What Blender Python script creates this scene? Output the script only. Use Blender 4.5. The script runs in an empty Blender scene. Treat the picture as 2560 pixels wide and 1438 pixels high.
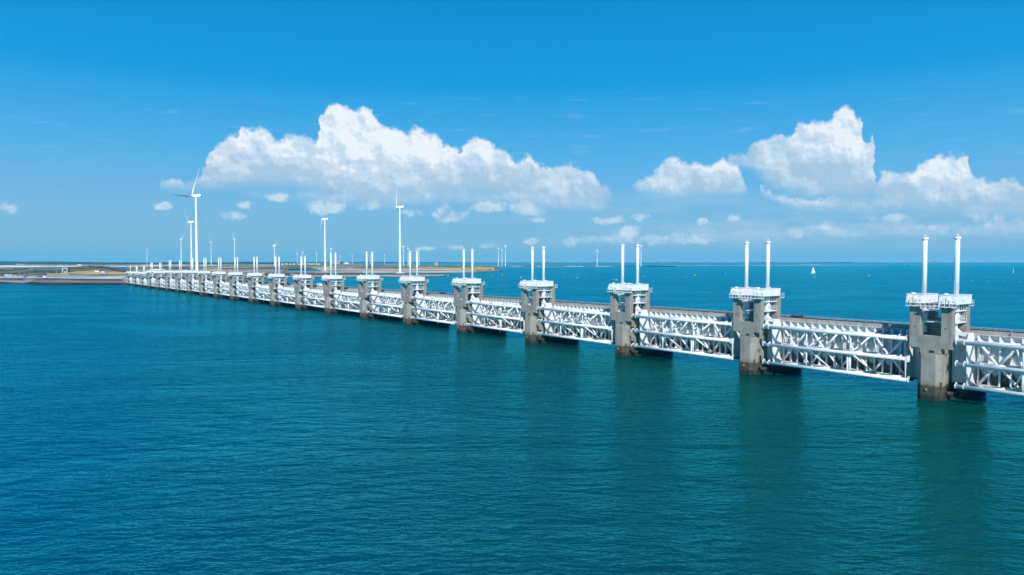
import bpy, bmesh, math, random
from mathutils import Vector, Matrix
R = math.radians
random.seed(7)
SC = bpy.context.scene
COL = SC.collection

# ------------------------------------------------------------------ camera
F = 1800.0                      # focal length in pixels of a 2560 px wide picture
CAM_H = 28.9
PITCH = math.atan(64 / F)
cam = bpy.data.cameras.new('camera'); cam.sensor_width = 36; cam.lens = F / 2560 * 36
cam.clip_start = 1.0; cam.clip_end = 90000
camo = bpy.data.objects.new('camera', cam); COL.objects.link(camo)
camo.location = (0, 0, CAM_H); camo.rotation_euler = (R(90) - PITCH, 0, 0)
SC.camera = camo

# ------------------------------------------------------------------ sun and exposure
SUN_AZ = R(271); SUN_EL = R(35.5)
sdir = Vector((math.cos(SUN_AZ) * math.cos(SUN_EL), math.sin(SUN_AZ) * math.cos(SUN_EL), math.sin(SUN_EL)))
sl = bpy.data.lights.new('sun', 'SUN'); sl.energy = 5.0; sl.angle = R(0.5); sl.color = (1.0, 0.96, 0.90)
so = bpy.data.objects.new('sun', sl); COL.objects.link(so)
so.rotation_euler = sdir.to_track_quat('Z', 'Y').to_euler(); so.location = (0, -50, 120)
SC.view_settings.view_transform = 'Standard'; SC.view_settings.look = 'None'
SC.view_settings.exposure = 0.0; SC.view_settings.gamma = 1.0
SC.cycles.max_bounces = 6; SC.cycles.volume_bounces = 1; SC.cycles.diffuse_bounces = 3
SC.cycles.glossy_bounces = 3; SC.cycles.transparent_max_bounces = 6

# ------------------------------------------------------------------ node helper
class NT:
    def __init__(s, tree): s.t = tree
    def node(s, typ, **kw):
        n = s.t.nodes.new(typ)
        for k, v in kw.items(): setattr(n, k, v)
        return n
    def put(s, sock, v):
        if isinstance(v, E): s.t.links.new(v.o, sock)
        elif hasattr(v, 'is_linked'): s.t.links.new(v, sock)
        else: sock.default_value = v
    def math(s, op, a, b=None, c=None, clamp=False):
        n = s.node('ShaderNodeMath', operation=op, use_clamp=clamp)
        s.put(n.inputs[0], a)
        if b is not None: s.put(n.inputs[1], b)
        if c is not None: s.put(n.inputs[2], c)
        return E(s, n.outputs[0])
    def smooth(s, x, a, b, lo=0.0, hi=1.0):
        n = s.node('ShaderNodeMapRange', interpolation_type='SMOOTHSTEP')
        for i, v in enumerate((x, a, b, lo, hi)): s.put(n.inputs[i], v)
        return E(s, n.outputs[0])
    def lin(s, x, a, b, lo=0.0, hi=1.0):
        n = s.node('ShaderNodeMapRange')
        for i, v in enumerate((x, a, b, lo, hi)): s.put(n.inputs[i], v)
        return E(s, n.outputs[0])
    def vec(s, x, y, z=0.0):
        n = s.node('ShaderNodeCombineXYZ')
        for i, v in enumerate((x, y, z)): s.put(n.inputs[i], v)
        return n.outputs[0]
    def noise(s, v, scale, detail=4, rough=0.55, dist=0.0, out='Fac'):
        n = s.node('ShaderNodeTexNoise')
        if v is not None: s.put(n.inputs['Vector'], v)
        n.inputs['Scale'].default_value = scale; n.inputs['Detail'].default_value = detail
        n.inputs['Roughness'].default_value = rough; n.inputs['Distortion'].default_value = dist
        return E(s, n.outputs[0]) if out == 'Fac' else n.outputs['Color']
    def voro(s, v, scale, detail=0, smooth=0.6):
        n = s.node('ShaderNodeTexVoronoi', feature='SMOOTH_F1', normalize=False)
        s.put(n.inputs['Vector'], v); n.inputs['Scale'].default_value = scale
        n.inputs['Smoothness'].default_value = smooth
        n.inputs['Detail'].default_value = detail
        return E(s, n.outputs['Distance'])
    def mix(s, f, a, b, blend='MIX'):
        n = s.node('ShaderNodeMix', data_type='RGBA', blend_type=blend)
        s.put(n.inputs[0], f)
        for i, v in ((6, a), (7, b)):
            if isinstance(v, (tuple, list)) and len(v) == 3: v = (*v, 1)
            s.put(n.inputs[i], v)
        return n.outputs[2]
    def sep(s, v):
        n = s.node('ShaderNodeSeparateXYZ'); s.t.links.new(v, n.inputs[0])
        return [E(s, o) for o in n.outputs]
class E:
    def __init__(s, nt, o): s.n = nt; s.o = o
    def __add__(s, b): return s.n.math('ADD', s, b)
    def __radd__(s, b): return s.n.math('ADD', b, s)
    def __sub__(s, b): return s.n.math('SUBTRACT', s, b)
    def __rsub__(s, b): return s.n.math('SUBTRACT', b, s)
    def __mul__(s, b): return s.n.math('MULTIPLY', s, b)
    def __rmul__(s, b): return s.n.math('MULTIPLY', b, s)
    def __truediv__(s, b): return s.n.math('DIVIDE', s, b)
    def max(s, b): return s.n.math('MAXIMUM', s, b)
    def min(s, b): return s.n.math('MINIMUM', s, b)

# ------------------------------------------------------------------ world: Nishita sky with cumulus
def build_world():
    w = bpy.data.worlds.new('World'); SC.world = w; w.use_nodes = True
    t = w.node_tree; t.nodes.clear(); n = NT(t)
    sky = n.node('ShaderNodeTexSky', sky_type='NISHITA', sun_disc=False)
    sky.sun_elevation = SUN_EL; sky.sun_rotation = R(90) - SUN_AZ + R(360)
    sky.altitude = 0; sky.air_density = 1.0; sky.dust_density = 0.6; sky.ozone_density = 3.0
    tc = n.node('ShaderNodeTexCoord')
    x, y, z = n.sep(tc.outputs['Generated'])
    # richer blue, as a polarised summer sky
    el = n.math('ARCSINE', z.max(0.0))
    rp = n.node('ShaderNodeValToRGB'); n.put(rp.inputs[0], el / 1.5708)
    cr = rp.color_ramp
    stops = [(0.0, (0.27, 0.485, 0.655)), (0.045, (0.215, 0.485, 0.755)), (0.09, (0.095, 0.44, 0.81)), (0.15, (0.010, 0.335, 0.76)), (0.24, (0.0, 0.245, 0.60)), (0.45, (0.0, 0.15, 0.45)), (1.0, (0.0, 0.10, 0.36))]
    while len(cr.elements) < len(stops): cr.elements.new(0.5)
    for e_, (p_, c_) in zip(cr.elements, stops): e_.position = p_; e_.color = (*c_, 1)
    raw = n.mix(1.0, sky.outputs[0], SKY_TINT, 'MULTIPLY')
    skyc = n.mix(0.95, raw, rp.outputs[0])
    # the direction, in hundredths of a radian-like unit measured from north (x) and up (y)
    yy = y.max(0.02)
    px = x / yy * 1800.0 + 1280.0
    py = 655.0 - z / yy * 1800.0
    P = n.vec(px * 0.01, py * 0.01)
    f1 = n.noise(P, 1.6, 3, 0.5, 0, 'Color'); s1 = n.sep(f1)
    f2 = n.noise(P, 5.5, 4, 0.6, 0, 'Color'); s2 = n.sep(f2)
    s3 = n.sep(n.noise(P, 14.0, 4, 0.62, 0, 'Color'))
    bil = n.voro(P, 3.2, 1.0, 0.35)
    qx = px + (s1[0] - 0.5) * 34.0 + (s2[0] - 0.5) * 20.0
    qy = py + (s1[1] - 0.5) * 26.0 + (s2[1] - 0.5) * 18.0 + (bil - 0.25) * 16.0
    def curve(pts, xin):
        nd = n.node('ShaderNodeFloatCurve'); c = nd.mapping.curves[0]
        nd.mapping.use_clip = False
        P_ = [((a - 300) / 2500.0, 1 - b / 700.0) for a, b in pts]
        P_ = [(0.0, P_[0][1])] + P_ + [(1.0, P_[-1][1])]
        while len(c.points) < len(P_): c.points.new(0.5, 0.5)
        for i, (a, b) in enumerate(P_):
            c.points[i].location = (a, b); c.points[i].handle_type = 'VECTOR'
        nd.mapping.update()
        n.put(nd.inputs['Value'], (xin - 300.0) / 2500.0)
        return (1.0 - E(n, nd.outputs[0])) * 700.0
    lit = (0.93, 0.965, 1.0); mid = (0.62, 0.755, 0.885); low = (0.42, 0.60, 0.775)
    # light from the upper right: compare the lumps here with the lumps a little towards the sun
    def lump(off):
        v = n.vec(px * 0.01 + off[0], py * 0.01 + off[1])
        return n.noise(v, 0.85, 4, 0.5) * 1.5 + n.voro(v, 1.35, 2.0, 0.5) * -0.6
    L = (lump((0, 0)) - lump((0.15, -0.24))) * 0.66
    def fine(off):
        v = n.vec(px * 0.01 + off[0], py * 0.01 + off[1]); return n.noise(v, 3.6, 5, 0.6)
    L = L + (fine((0, 0)) - fine((0.05, -0.08))) * 0.75
    STR = n.noise(n.vec(px * 0.0022, py * 0.021), 1.6, 4, 0.55)
    col = skyc
    def layer(col, top, base, soft_top, soft_base, amt, shade_bias=0.0, hfac=0.8, depth=95.0):
        T = curve(top, qx); B = curve(base, qx * 0.2 + px * 0.8)
        d = qy - T
        thick = (B - T).max(1.0)
        a = n.smooth(d + (s3[2] - 0.5) * 13.0, -3.0, soft_top) * n.smooth(B - qy * 0.25 - py * 0.75 + (STR - 0.5) * 34.0, -4.0, soft_base)
        ok = n.smooth(B - T, 2.0, 25.0)
        rel = (qy * 0.35 + py * 0.65 - B + depth) / depth
        rim = n.smooth(d, 0.0, 26.0)
        g_ = n.smooth(rel, -0.15, 1.0)
        sh = g_ * hfac * 1.15 + L * -1.9 + 0.0 + shade_bias + rim * 0.12 + (STR - 0.5) * g_ * 1.6
        c = n.mix(n.smooth(sh, 0.0, 0.55), lit, mid)
        c = n.mix(n.smooth(sh, 0.5, 1.15), c, low)
        c = n.mix(n.smooth(rel, 0.55, 1.2) * 0.22 + 0.02, c, skyc)
        return n.mix(a * ok * amt, col, c)
    far_top = [(1290, 640), (1330, 602), (1380, 604), (1440, 600), (1500, 596), (1560, 572), (1600, 592), (1660, 578), (1720, 588), (1760, 570), (1810, 590), (1860, 560), (1900, 585), (1990, 572), (2060, 560), (2160, 575), (2260, 560), (2400, 560), (2560, 545), (2800, 540)]
    far_base = [(1290, 600), (1330, 618), (1600, 618), (1900, 610), (2100, 605), (2400, 600), (2800, 600)]
    D_top = [(2150, 700), (2176, 480), (2184, 462), (2200, 434), (2240, 438), (2269, 434), (2288, 419), (2325, 408), (2340, 396), (2407, 389), (2414, 404), (2420, 432), (2452, 450), (2470, 458), (2490, 449), (2534, 456), (2560, 474), (2640, 460), (2800, 480)]
    D_base = [(2150, 480), (2200, 540), (2300, 560), (2450, 560), (2600, 570), (2800, 560)]
    A_top = [(380, 520), (405, 462), (422, 450), (438, 445), (452, 456), (466, 468), (488, 458), (505, 448), (512, 430), (519, 410), (525, 392), (540, 379), (560, 362), (578, 354), (606, 342), (615, 323), (640, 326), (663, 333), (686, 347), (694, 360), (718, 349), (738, 344), (765, 346), (780, 354), (797, 347), (806, 300), (816, 285), (830, 272), (845, 265), (863, 275), (898, 280), (934, 283), (946, 308), (963, 325), (985, 326), (1005, 336), (1016, 345), (1035, 325), (1059, 336), (1084, 349), (1103, 356), (1114, 370), (1128, 368), (1150, 382), (1163, 359), (1188, 349), (1213, 352), (1226, 366), (1234, 380), (1262, 386), (1275, 403), (1292, 409), (1315, 391), (1328, 402), (1340, 415), (1366, 426), (1393, 428), (1409, 409), (1435, 413), (1442, 434), (1478, 439), (1494, 459), (1513, 470), (1532, 489), (1545, 600)]
    A_base = [(380, 470), (410, 488), (430, 492), (500, 494), (560, 490), (640, 484), (740, 486), (820, 506), (950, 524), (1080, 512), (1200, 502), (1300, 508), (1400, 528), (1500, 532), (1545, 500)]
    B_top = [(1560, 620), (1578, 470), (1584, 453), (1603, 458), (1635, 446), (1656, 416), (1664, 400), (1676, 396), (1703, 407), (1719, 416), (1745, 410), (1777, 419), (1801, 403), (1826, 407), (1841, 428), (1859, 455), (1876, 492), (1900, 560)]
    B_base = [(1560, 470), (1600, 500), (1650, 508), (1760, 508), (1850, 502), (1882, 480)]
    C_top = [(1780, 560), (1812, 392), (1835, 389), (1867, 385), (1880, 366), (1915, 350), (1936, 339), (1949, 350), (1972, 345), (1986, 318), (2026, 318), (2036, 313), (2076, 308), (2086, 286), (2105, 275), (2124, 282), (2134, 302), (2150, 300), (2182, 307), (2176, 330), (2164, 350), (2158, 387), (2160, 412), (2170, 420), (2184, 460), (2215, 560)]
    C_base = [(1802, 380), (1820, 432), (1868, 436), (1896, 452), (1910, 478), (1940, 492), (2000, 500), (2080, 505), (2150, 505), (2200, 498)]
    E_top = [(1880, 600), (1892, 462), (1910, 478), (1940, 495), (1970, 505), (2020, 506), (2090, 503), (2160, 512), (2200, 520), (2240, 600)]
    E_base = [(1880, 470), (1900, 490), (1950, 520), (2010, 532), (2090, 530), (2160, 532), (2240, 525)]
    col = layer(col, far_top, far_base, 34.0, 26.0, 0.55, 0.05, 0.4, 60.0)
    # small puffs
    puffs = [(815, 520, 48, 17), (924, 517, 30, 13), (1122, 537, 38, 20), (1036, 532, 36, 11), (1222, 518, 40, 15), (1322, 523, 44, 18), (1346, 551, 24, 9), (1530, 550, 36, 12), (592, 541, 32, 12), (622, 516, 26, 11), (690, 496, 28, 11), (22, 521, 26, 13), (412, 516, 22, 10), (1570, 583, 30, 16), (1430, 606, 36, 12), (1333, 606, 16, 9), (1475, 604, 26, 14), (1640, 600, 34, 14), (1700, 597, 36, 18), (1745, 604, 30, 12), (1990, 584, 20, 15), (1755, 556, 22, 9), (1830, 548, 20, 10), (1540, 600, 50, 14), (2230, 500, 44, 22), (2220, 546, 56, 12), (2460, 536, 60, 22), (1065, 622, 28, 6), (1135, 620, 30, 7), (1215, 614, 24, 8), (2300, 570, 60, 9), (1600, 545, 20, 9), (2060, 570, 40, 9)]
    acc = None
    ux = px + (s1[0] - 0.5) * 40.0 + (s2[0] - 0.5) * 20.0; uy = py + (s1[1] - 0.5) * 10.0 + (s2[1] - 0.5) * 14.0
    for (cx, cy, rx, ry) in puffs:
        vx = (ux - float(cx)) * (0.80 / rx); vy = (uy - (cy - 1.0)) * (0.85 / ry)
        e = 1.0 - (vx * vx + vy * vy)
        acc = e if acc is None else acc.max(e)
    pc = n.mix(n.smooth(L * -2.2 + 0.25, 0.0, 0.9), (0.80, 0.88, 0.95), (0.50, 0.70, 0.87))
    col = n.mix(n.smooth(acc + (n.noise(P, 2.2, 6, 0.62) - 0.5) * 4.2 - 0.05, 0.0, 1.15) * 0.66, col, pc)
    col = layer(col, D_top, D_base, 16.0, 70.0, 0.9, 0.04, 1.3, 125.0)
    col = layer(col, B_top, B_base, 18.0, 44.0, 0.93, 0.03, 0.85, 105.0)
    col = layer(col, C_top, C_base, 16.0, 40.0, 0.93, 0.14, 0.8, 150.0)
    col = layer(col, E_top, E_base, 14.0, 22.0, 0.85, 0.05, 0.5, 50.0)
    # streaky second deck below the big cloud and a grey blue veil low on the right
    A2_top = [(520, 560), (600, 486), (700, 484), (800, 486), (900, 480), (1000, 484), (1100, 478), (1200, 484), (1300, 478), (1400, 490), (1500, 492), (1560, 560)]
    A2_base = [(520, 480), (620, 504), (720, 514), (850, 528), (950, 532), (1100, 522), (1250, 524), (1400, 536), (1500, 540), (1560, 500)]
    vl = n.noise(n.vec(px * 0.0016 + 3.0, py * 0.009), 2.4, 5, 0.6)
    vl = n.smooth(vl, 0.40, 0.66) * n.smooth(py, 455.0, 530.0) * n.smooth(640.0 - py, 0.0, 60.0) * n.smooth(px, 900.0, 2100.0)
    col = n.mix(vl * 0.75, col, (0.40, 0.60, 0.775))
    col = layer(col, A2_top, A2_base, 24.0, 40.0, 0.62, 0.22, 0.4, 60.0)
    col = layer(col, A_top, A_base, 15.0, 46.0, 0.96, 0.02, 0.95, 130.0)
    # thin high streaks
    ci = n.noise(n.vec(px * 0.003 + py * 0.002, py * 0.022), 3.0, 4, 0.6)
    ci = n.smooth(ci, 0.55, 0.85) * n.smooth(py, 150.0, 330.0) * n.smooth(480.0 - py, 0.0, 120.0)
    col = n.mix(ci * 0.22, col, (0.70, 0.85, 0.95))
    # clouds only in front (north); elsewhere the plain sky
    fr = n.smooth(y, 0.05, 0.25) * n.smooth(py, 225.0, 240.0) * n.smooth(z, -0.02, -0.01)
    # cloud colours are display values: undo the sky strength for them
    bg_sky = n.node('ShaderNodeBackground'); bg_cl = n.node('ShaderNodeBackground')
    t.links.new(col, bg_cl.inputs[0]); bg_cl.inputs[1].default_value = 1.0
    t.links.new(skyc, bg_sky.inputs[0]); bg_sky.inputs[1].default_value = 1.0
    ms = n.node('ShaderNodeMixShader'); n.put(ms.inputs[0], fr)
    t.links.new(bg_sky.outputs[0], ms.inputs[1]); t.links.new(bg_cl.outputs[0], ms.inputs[2])
    out = n.node('ShaderNodeOutputWorld'); t.links.new(ms.outputs[0], out.inputs[0])
    w.cycles.sampling_method = 'MANUAL'; w.cycles.sample_map_resolution = 512
SKY_SAT, SKY_HUE = 1.25, 0.5
SKY_TINT = (0.012, 0.085, 0.11)      # = sky strength about 0.1
build_world()

# ------------------------------------------------------------------ materials
def new_mat(name, rough=0.6, metal=0.0):
    m = bpy.data.materials.new(name); m.use_nodes = True
    n = NT(m.node_tree); b = m.node_tree.nodes['Principled BSDF']
    b.inputs['Roughness'].default_value = rough; b.inputs['Metallic'].default_value = metal
    return m, n, b
def obj_xyz(n):
    tc = n.node('ShaderNodeTexCoord'); return tc.outputs['Object'], n.sep(tc.outputs['Object'])
def geo_xyz(n):
    g = n.node('ShaderNodeNewGeometry'); return g.outputs['Position'], n.sep(g.outputs['Position'])
def bump(n, b, h, strength, dist):
    k = n.node('ShaderNodeBump'); k.inputs['Strength'].default_value = strength; k.inputs['Distance'].default_value = dist
    n.put(k.inputs['Height'], h); n.put(b.inputs['Normal'], k.outputs[0])

def mat_plain(name, col, rough=0.5, var=0.12, scale=2.0, metal=0.0):
    m, n, b = new_mat(name, rough, metal); v, _ = obj_xyz(n)
    f = n.noise(v, scale, 3)
    c2 = tuple(x * (1 - 2 * var) for x in col)
    n.put(b.inputs['Base Color'], n.mix(n.smooth(f, 0.35, 0.7), col, c2)); return m
def mat_white(name='white_paint', col=(0.78, 0.80, 0.81)):
    m, n, b = new_mat(name, 0.42); v, (x, y, z) = geo_xyz(n)
    f = n.noise(v, 0.5, 5, 0.6)
    st = n.noise(n.vec(x * 2.5, y * 2.5, z * 0.25), 1.0, 4, 0.6)
    c = n.mix(n.smooth(f, 0.4, 0.7) * 0.6, col, (0.60, 0.62, 0.61))
    c = n.mix(n.smooth(st, 0.60, 0.80) * 0.45, c, (0.50, 0.47, 0.40))
    low = n.smooth(z + (f - 0.5) * 1.0, 3.7, 2.6)
    c = n.mix(low * n.smooth(f, 0.3, 0.6) * 0.55, c, (0.16, 0.15, 0.10))
    n.put(b.inputs['Base Color'], c); return m
def mat_skin():
    # painted plate, streaked, darkening to weed and rust along its lower edge
    m, n, b = new_mat('gate_skin_paint', 0.55); v, (x, y, z) = geo_xyz(n)
    o, (ox, oy, oz) = obj_xyz(n)
    f = n.noise(v, 0.7, 5, 0.6); st = n.noise(n.vec(x * 1.6, y * 1.6, z * 0.12), 1.0, 4, 0.6)
    c = n.mix(n.smooth(st, 0.4, 0.75) * 0.6, (0.46, 0.56, 0.58), (0.27, 0.36, 0.365))
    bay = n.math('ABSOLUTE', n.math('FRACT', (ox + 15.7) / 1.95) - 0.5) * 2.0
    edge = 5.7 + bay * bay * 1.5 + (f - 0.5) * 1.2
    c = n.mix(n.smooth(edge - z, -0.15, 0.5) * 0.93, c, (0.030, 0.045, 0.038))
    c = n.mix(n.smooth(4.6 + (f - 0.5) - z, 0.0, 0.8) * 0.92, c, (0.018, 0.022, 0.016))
    n.put(b.inputs['Base Color'], c); bump(n, b, f, 0.3, 0.05); return m
def mat_concrete(name='concrete', tide=True, base=(0.30, 0.285, 0.258)):
    m, n, b = new_mat(name, 0.85); v, (x, y, z) = geo_xyz(n)
    f = n.noise(v, 0.45, 6, 0.62); g = n.noise(v, 4.0, 4, 0.6)
    st = n.noise(n.vec(x * 1.1, y * 1.1, z * 0.09), 1.0, 5, 0.65)
    c = n.mix(n.smooth(f, 0.35, 0.72), base, tuple(k * 0.74 for k in base))
    c = n.mix(n.smooth(st, 0.48, 0.72) * 0.55, c, (0.15, 0.138, 0.12))
    st2 = n.noise(n.vec(x * 0.7 + 9.0, y * 0.7, z * 0.05), 1.0, 3, 0.6)
    c = n.mix(n.smooth(st2, 0.62, 0.78) * 0.4, c, (0.27, 0.21, 0.13))
    c = n.mix(n.smooth(g, 0.62, 0.8) * 0.3, c, (0.30, 0.29, 0.27))
    # formwork joints
    jz = n.math('ABSOLUTE', n.math('FRACT', z / 2.45) - 0.5)
    c = n.mix(n.smooth(jz, 0.488, 0.5) * 0.45, c, (0.10, 0.095, 0.085))
    if tide:
        zz = z + (f - 0.5) * 1.1 + (st - 0.5) * 0.9
        c = n.mix(n.smooth(zz, 4.3, 3.3) * 0.6, c, (0.21, 0.17, 0.085))
        c = n.mix(n.smooth(zz, 3.35, 2.8) * 0.93, c, (0.036, 0.036, 0.032))
        bn = n.smooth(n.noise(n.vec(x * 0.5, y * 0.5, z * 3.0), 1.0, 3), 0.5, 0.7) * n.smooth(zz, 3.0, 2.0)
        c = n.mix(bn * 0.55, c, (0.15, 0.135, 0.11))
        c = n.mix(n.smooth(zz, 1.5, 0.7) * 0.93, c, (0.014, 0.015, 0.012))
    n.put(b.inputs['Base Color'], c); bump(n, b, g + f * 2.0, 0.35, 0.03); return m
def mat_water():
    m, n, b = new_mat('sea_water', 0.10); v, (x, y, z) = geo_xyz(n)
    b.inputs['IOR'].default_value = 1.333
    big = n.noise(v, 0.0035, 4, 0.55, 0.4); mid = n.noise(v, 0.018, 4, 0.6, 0.6)
    # greener, siltier water along the barrier and to the right of the camera, bluer to the left
    side = n.smooth(x * 1.0 + y * 0.12 + (big - 0.5) * 90.0, -50.0, 70.0)
    c = n.mix(side, WAT_BLUE, WAT_GREEN)
    # distance along the normal of the barrier: behind it the blue of reflected sky is put into the colour
    behind = n.smooth(x * 0.79616 + y * 0.60508 - 164.47 + (mid - 0.5) * 14.0, -3.0, 5.0)
    c = n.mix(behind, c, WAT_BASIN)
    c = n.mix(n.smooth(mid, 0.35, 0.75) * 0.35, c, WAT_DARK)
    wcol = c
    # wind streaks: strips of smoother and rougher water
    sl_ = n.noise(n.vec(x * 0.004 + y * 0.0015, y * 0.022 - x * 0.004), 1.0, 5, 0.6, 0.5)
    rgh = n.lin(n.smooth(sl_, 0.35, 0.7), 0.0, 1.0, 0.14, 0.20)
    # waves: swell, two crossing trains of wind chop, ripples
    def mp(rot, sx, sy):
        w1 = n.node('ShaderNodeMapping'); w1.inputs['Rotation'].default_value = (0, 0, R(rot)); w1.inputs['Scale'].default_value = (sx, sy, 1)
        n.put(w1.inputs[0], v); return w1.outputs[0]
    a = n.noise(mp(-12, .45, 1.0), 0.10, 2, 0.5, 0.6)
    c1 = n.noise(mp(-34, .45, 1.0), 0.62, 4, 0.52, 0.5)
    c2 = n.noise(mp(30, .45, 1.0), 0.70, 4, 0.52, 0.5)
    c3 = n.noise(mp(-26, .40, 1.0), 0.27, 2, 0.5, 0.4); c4 = n.noise(mp(26, .40, 1.0), 0.30, 2, 0.5, 0.4)
    r = n.noise(mp(5, .5, 1.0), 1.6, 3, 0.55, 0.4)
    sw = n.smooth(x * 1.0 - y * 0.35 + (big - 0.5) * 80.0, -70.0, 20.0)
    gust = n.noise(n.vec(x * 0.010, y * 0.022), 1.0, 4, 0.6, 0.8)
    amp = n.lin(n.smooth(gust, 0.32, 0.68), 0.0, 1.0, 0.75, 1.45)
    vrow = x * 0.79616 + y * 0.60508 - 164.47
    amp = amp * n.smooth(n.math('ABSOLUTE', vrow + 8.0), 6.0, 34.0, 0.85, 1.0)
    h = (a * 0.9 + c3 * (1.0 - sw * 0.7) * 0.85 + c4 * (0.3 + sw * 0.7) * 0.8 + c1 * (1.0 - sw * 0.6) * 0.75 + c2 * (0.4 + sw * 0.6) * 0.68 + r * 0.24) * amp
    bm_ = n.node('ShaderNodeBump'); bm_.inputs['Strength'].default_value = 1.0; bm_.inputs['Distance'].default_value = WAT_BUMP
    n.put(bm_.inputs['Height'], h)
    df = n.node('ShaderNodeBsdfDiffuse'); n.put(df.inputs['Color'], wcol)   # light scattered back from inside the water
    gl = n.node('ShaderNodeBsdfGlossy'); gl.inputs['Color'].default_value = WAT_GLOSS; n.put(gl.inputs['Roughness'], rgh); n.put(gl.inputs['Normal'], bm_.outputs[0])
    fr = n.node('ShaderNodeFresnel'); fr.inputs['IOR'].default_value = 1.40; n.put(fr.inputs['Normal'], bm_.outputs[0])
    ms = n.node('ShaderNodeMixShader'); n.put(ms.inputs[0], n.math('MULTIPLY', E(n, fr.outputs[0]), 1.1, clamp=True))
    n.t.links.new(df.outputs[0], ms.inputs[1]); n.t.links.new(gl.outputs[0], ms.inputs[2])
    n.t.nodes.remove(b); n.put(n.t.nodes['Material Output'].inputs[0], ms.outputs[0])
    return m
WAT_BLUE = (0.0, 0.070, 0.125); WAT_GREEN = (0.002, 0.066, 0.048); WAT_BASIN = (0.0, 0.105, 0.185); WAT_DARK = (0.0, 0.050, 0.062)
WAT_BUMP = 0.9; WAT_GLOSS = (0.10, 0.90, 0.96, 1)
def mat_ground(name, cols, scale, rough=0.9, streak=None):
    m, n, b = new_mat(name, rough); v, (x, y, z) = geo_xyz(n)
    if streak: v = n.vec(x * streak[0], y * streak[1], z)
    f = n.noise(v, scale, 6, 0.65, 0.4); g = n.noise(v, scale * 3.3, 4, 0.6); h = n.noise(v, scale * 0.37, 3, 0.5)
    c = n.mix(n.smooth(f, 0.44, 0.54), cols[0], cols[1])
    if len(cols) > 2: c = n.mix(n.smooth(h, 0.50, 0.58), c, cols[2])
    if len(cols) > 3: c = n.mix(n.smooth(g, 0.56, 0.64), c, cols[3])
    n.put(b.inputs['Base Color'], c); return m

M = {}
M['white'] = mat_white()
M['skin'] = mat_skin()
M['concrete'] = mat_concrete()
M['concrete_dry'] = mat_concrete('deck_concrete', False, (0.42, 0.40, 0.365))
M['water'] = mat_water()
M['asphalt'] = mat_ground('asphalt', [(0.075, 0.078, 0.085), (0.095, 0.095, 0.10)], 0.2)
M['steel_dark'] = mat_plain('dark_steel', (0.035, 0.04, 0.045), 0.5)
M['galv'] = mat_plain('galvanised_steel', (0.48, 0.50, 0.52), 0.45)
M['black'] = mat_plain('tyre_rubber', (0.015, 0.015, 0.017), 0.8)
M['glass'] = mat_plain('window_glass', (0.02, 0.035, 0.05), 0.08)
M['turbine'] = mat_plain('turbine_paint', (0.80, 0.81, 0.81), 0.35, 0.03, 0.05)
M['blade'] = mat_plain('blade_paint', (0.72, 0.74, 0.75), 0.4, 0.03, 0.05)
M['revet_dark'] = mat_ground('weedy_rock', [(0.004, 0.012, 0.010), (0.018, 0.024, 0.014), (0.008, 0.02, 0.014)], 0.12)
M['revet'] = mat_ground('stone_slope', [(0.15, 0.145, 0.14), (0.22, 0.21, 0.195), (0.12, 0.12, 0.12)], 0.04, streak=(0.4, 1.0))
M['paving'] = mat_ground('pale_paving', [(0.46, 0.435, 0.38), (0.24, 0.235, 0.22), (0.33, 0.32, 0.295)], 0.016, streak=(0.5, 1.0))
M['kerb'] = mat_ground('pale_kerb', [(0.62, 0.585, 0.51), (0.50, 0.47, 0.42)], 0.2)
M['sand'] = mat_ground('beach_sand', [(0.80, 0.67, 0.54), (0.60, 0.50, 0.40), (0.70, 0.58, 0.47)], 0.004, streak=(1.0, 0.3))
M['flat'] = mat_ground('tidal_flat', [(0.30, 0.245, 0.195), (0.42, 0.365, 0.30), (0.20, 0.17, 0.14)], 0.010, streak=(0.8, 0.6))
M['dune'] = mat_ground('dune_scrub', [(0.028, 0.064, 0.030), (0.17, 0.13, 0.10), (0.54, 0.44, 0.21), (0.042, 0.078, 0.04)], 0.020, streak=(1.0, 0.28))
M['grass'] = mat_ground('dry_grass', [(0.62, 0.46, 0.12), (0.45, 0.35, 0.10), (0.52, 0.34, 0.16), (0.17, 0.17, 0.06)], 0.02, streak=(1.0, 0.4))
M['wood'] = mat_ground('distant_wood', [(0.006, 0.030, 0.034), (0.012, 0.042, 0.040)], 0.01)

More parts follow.
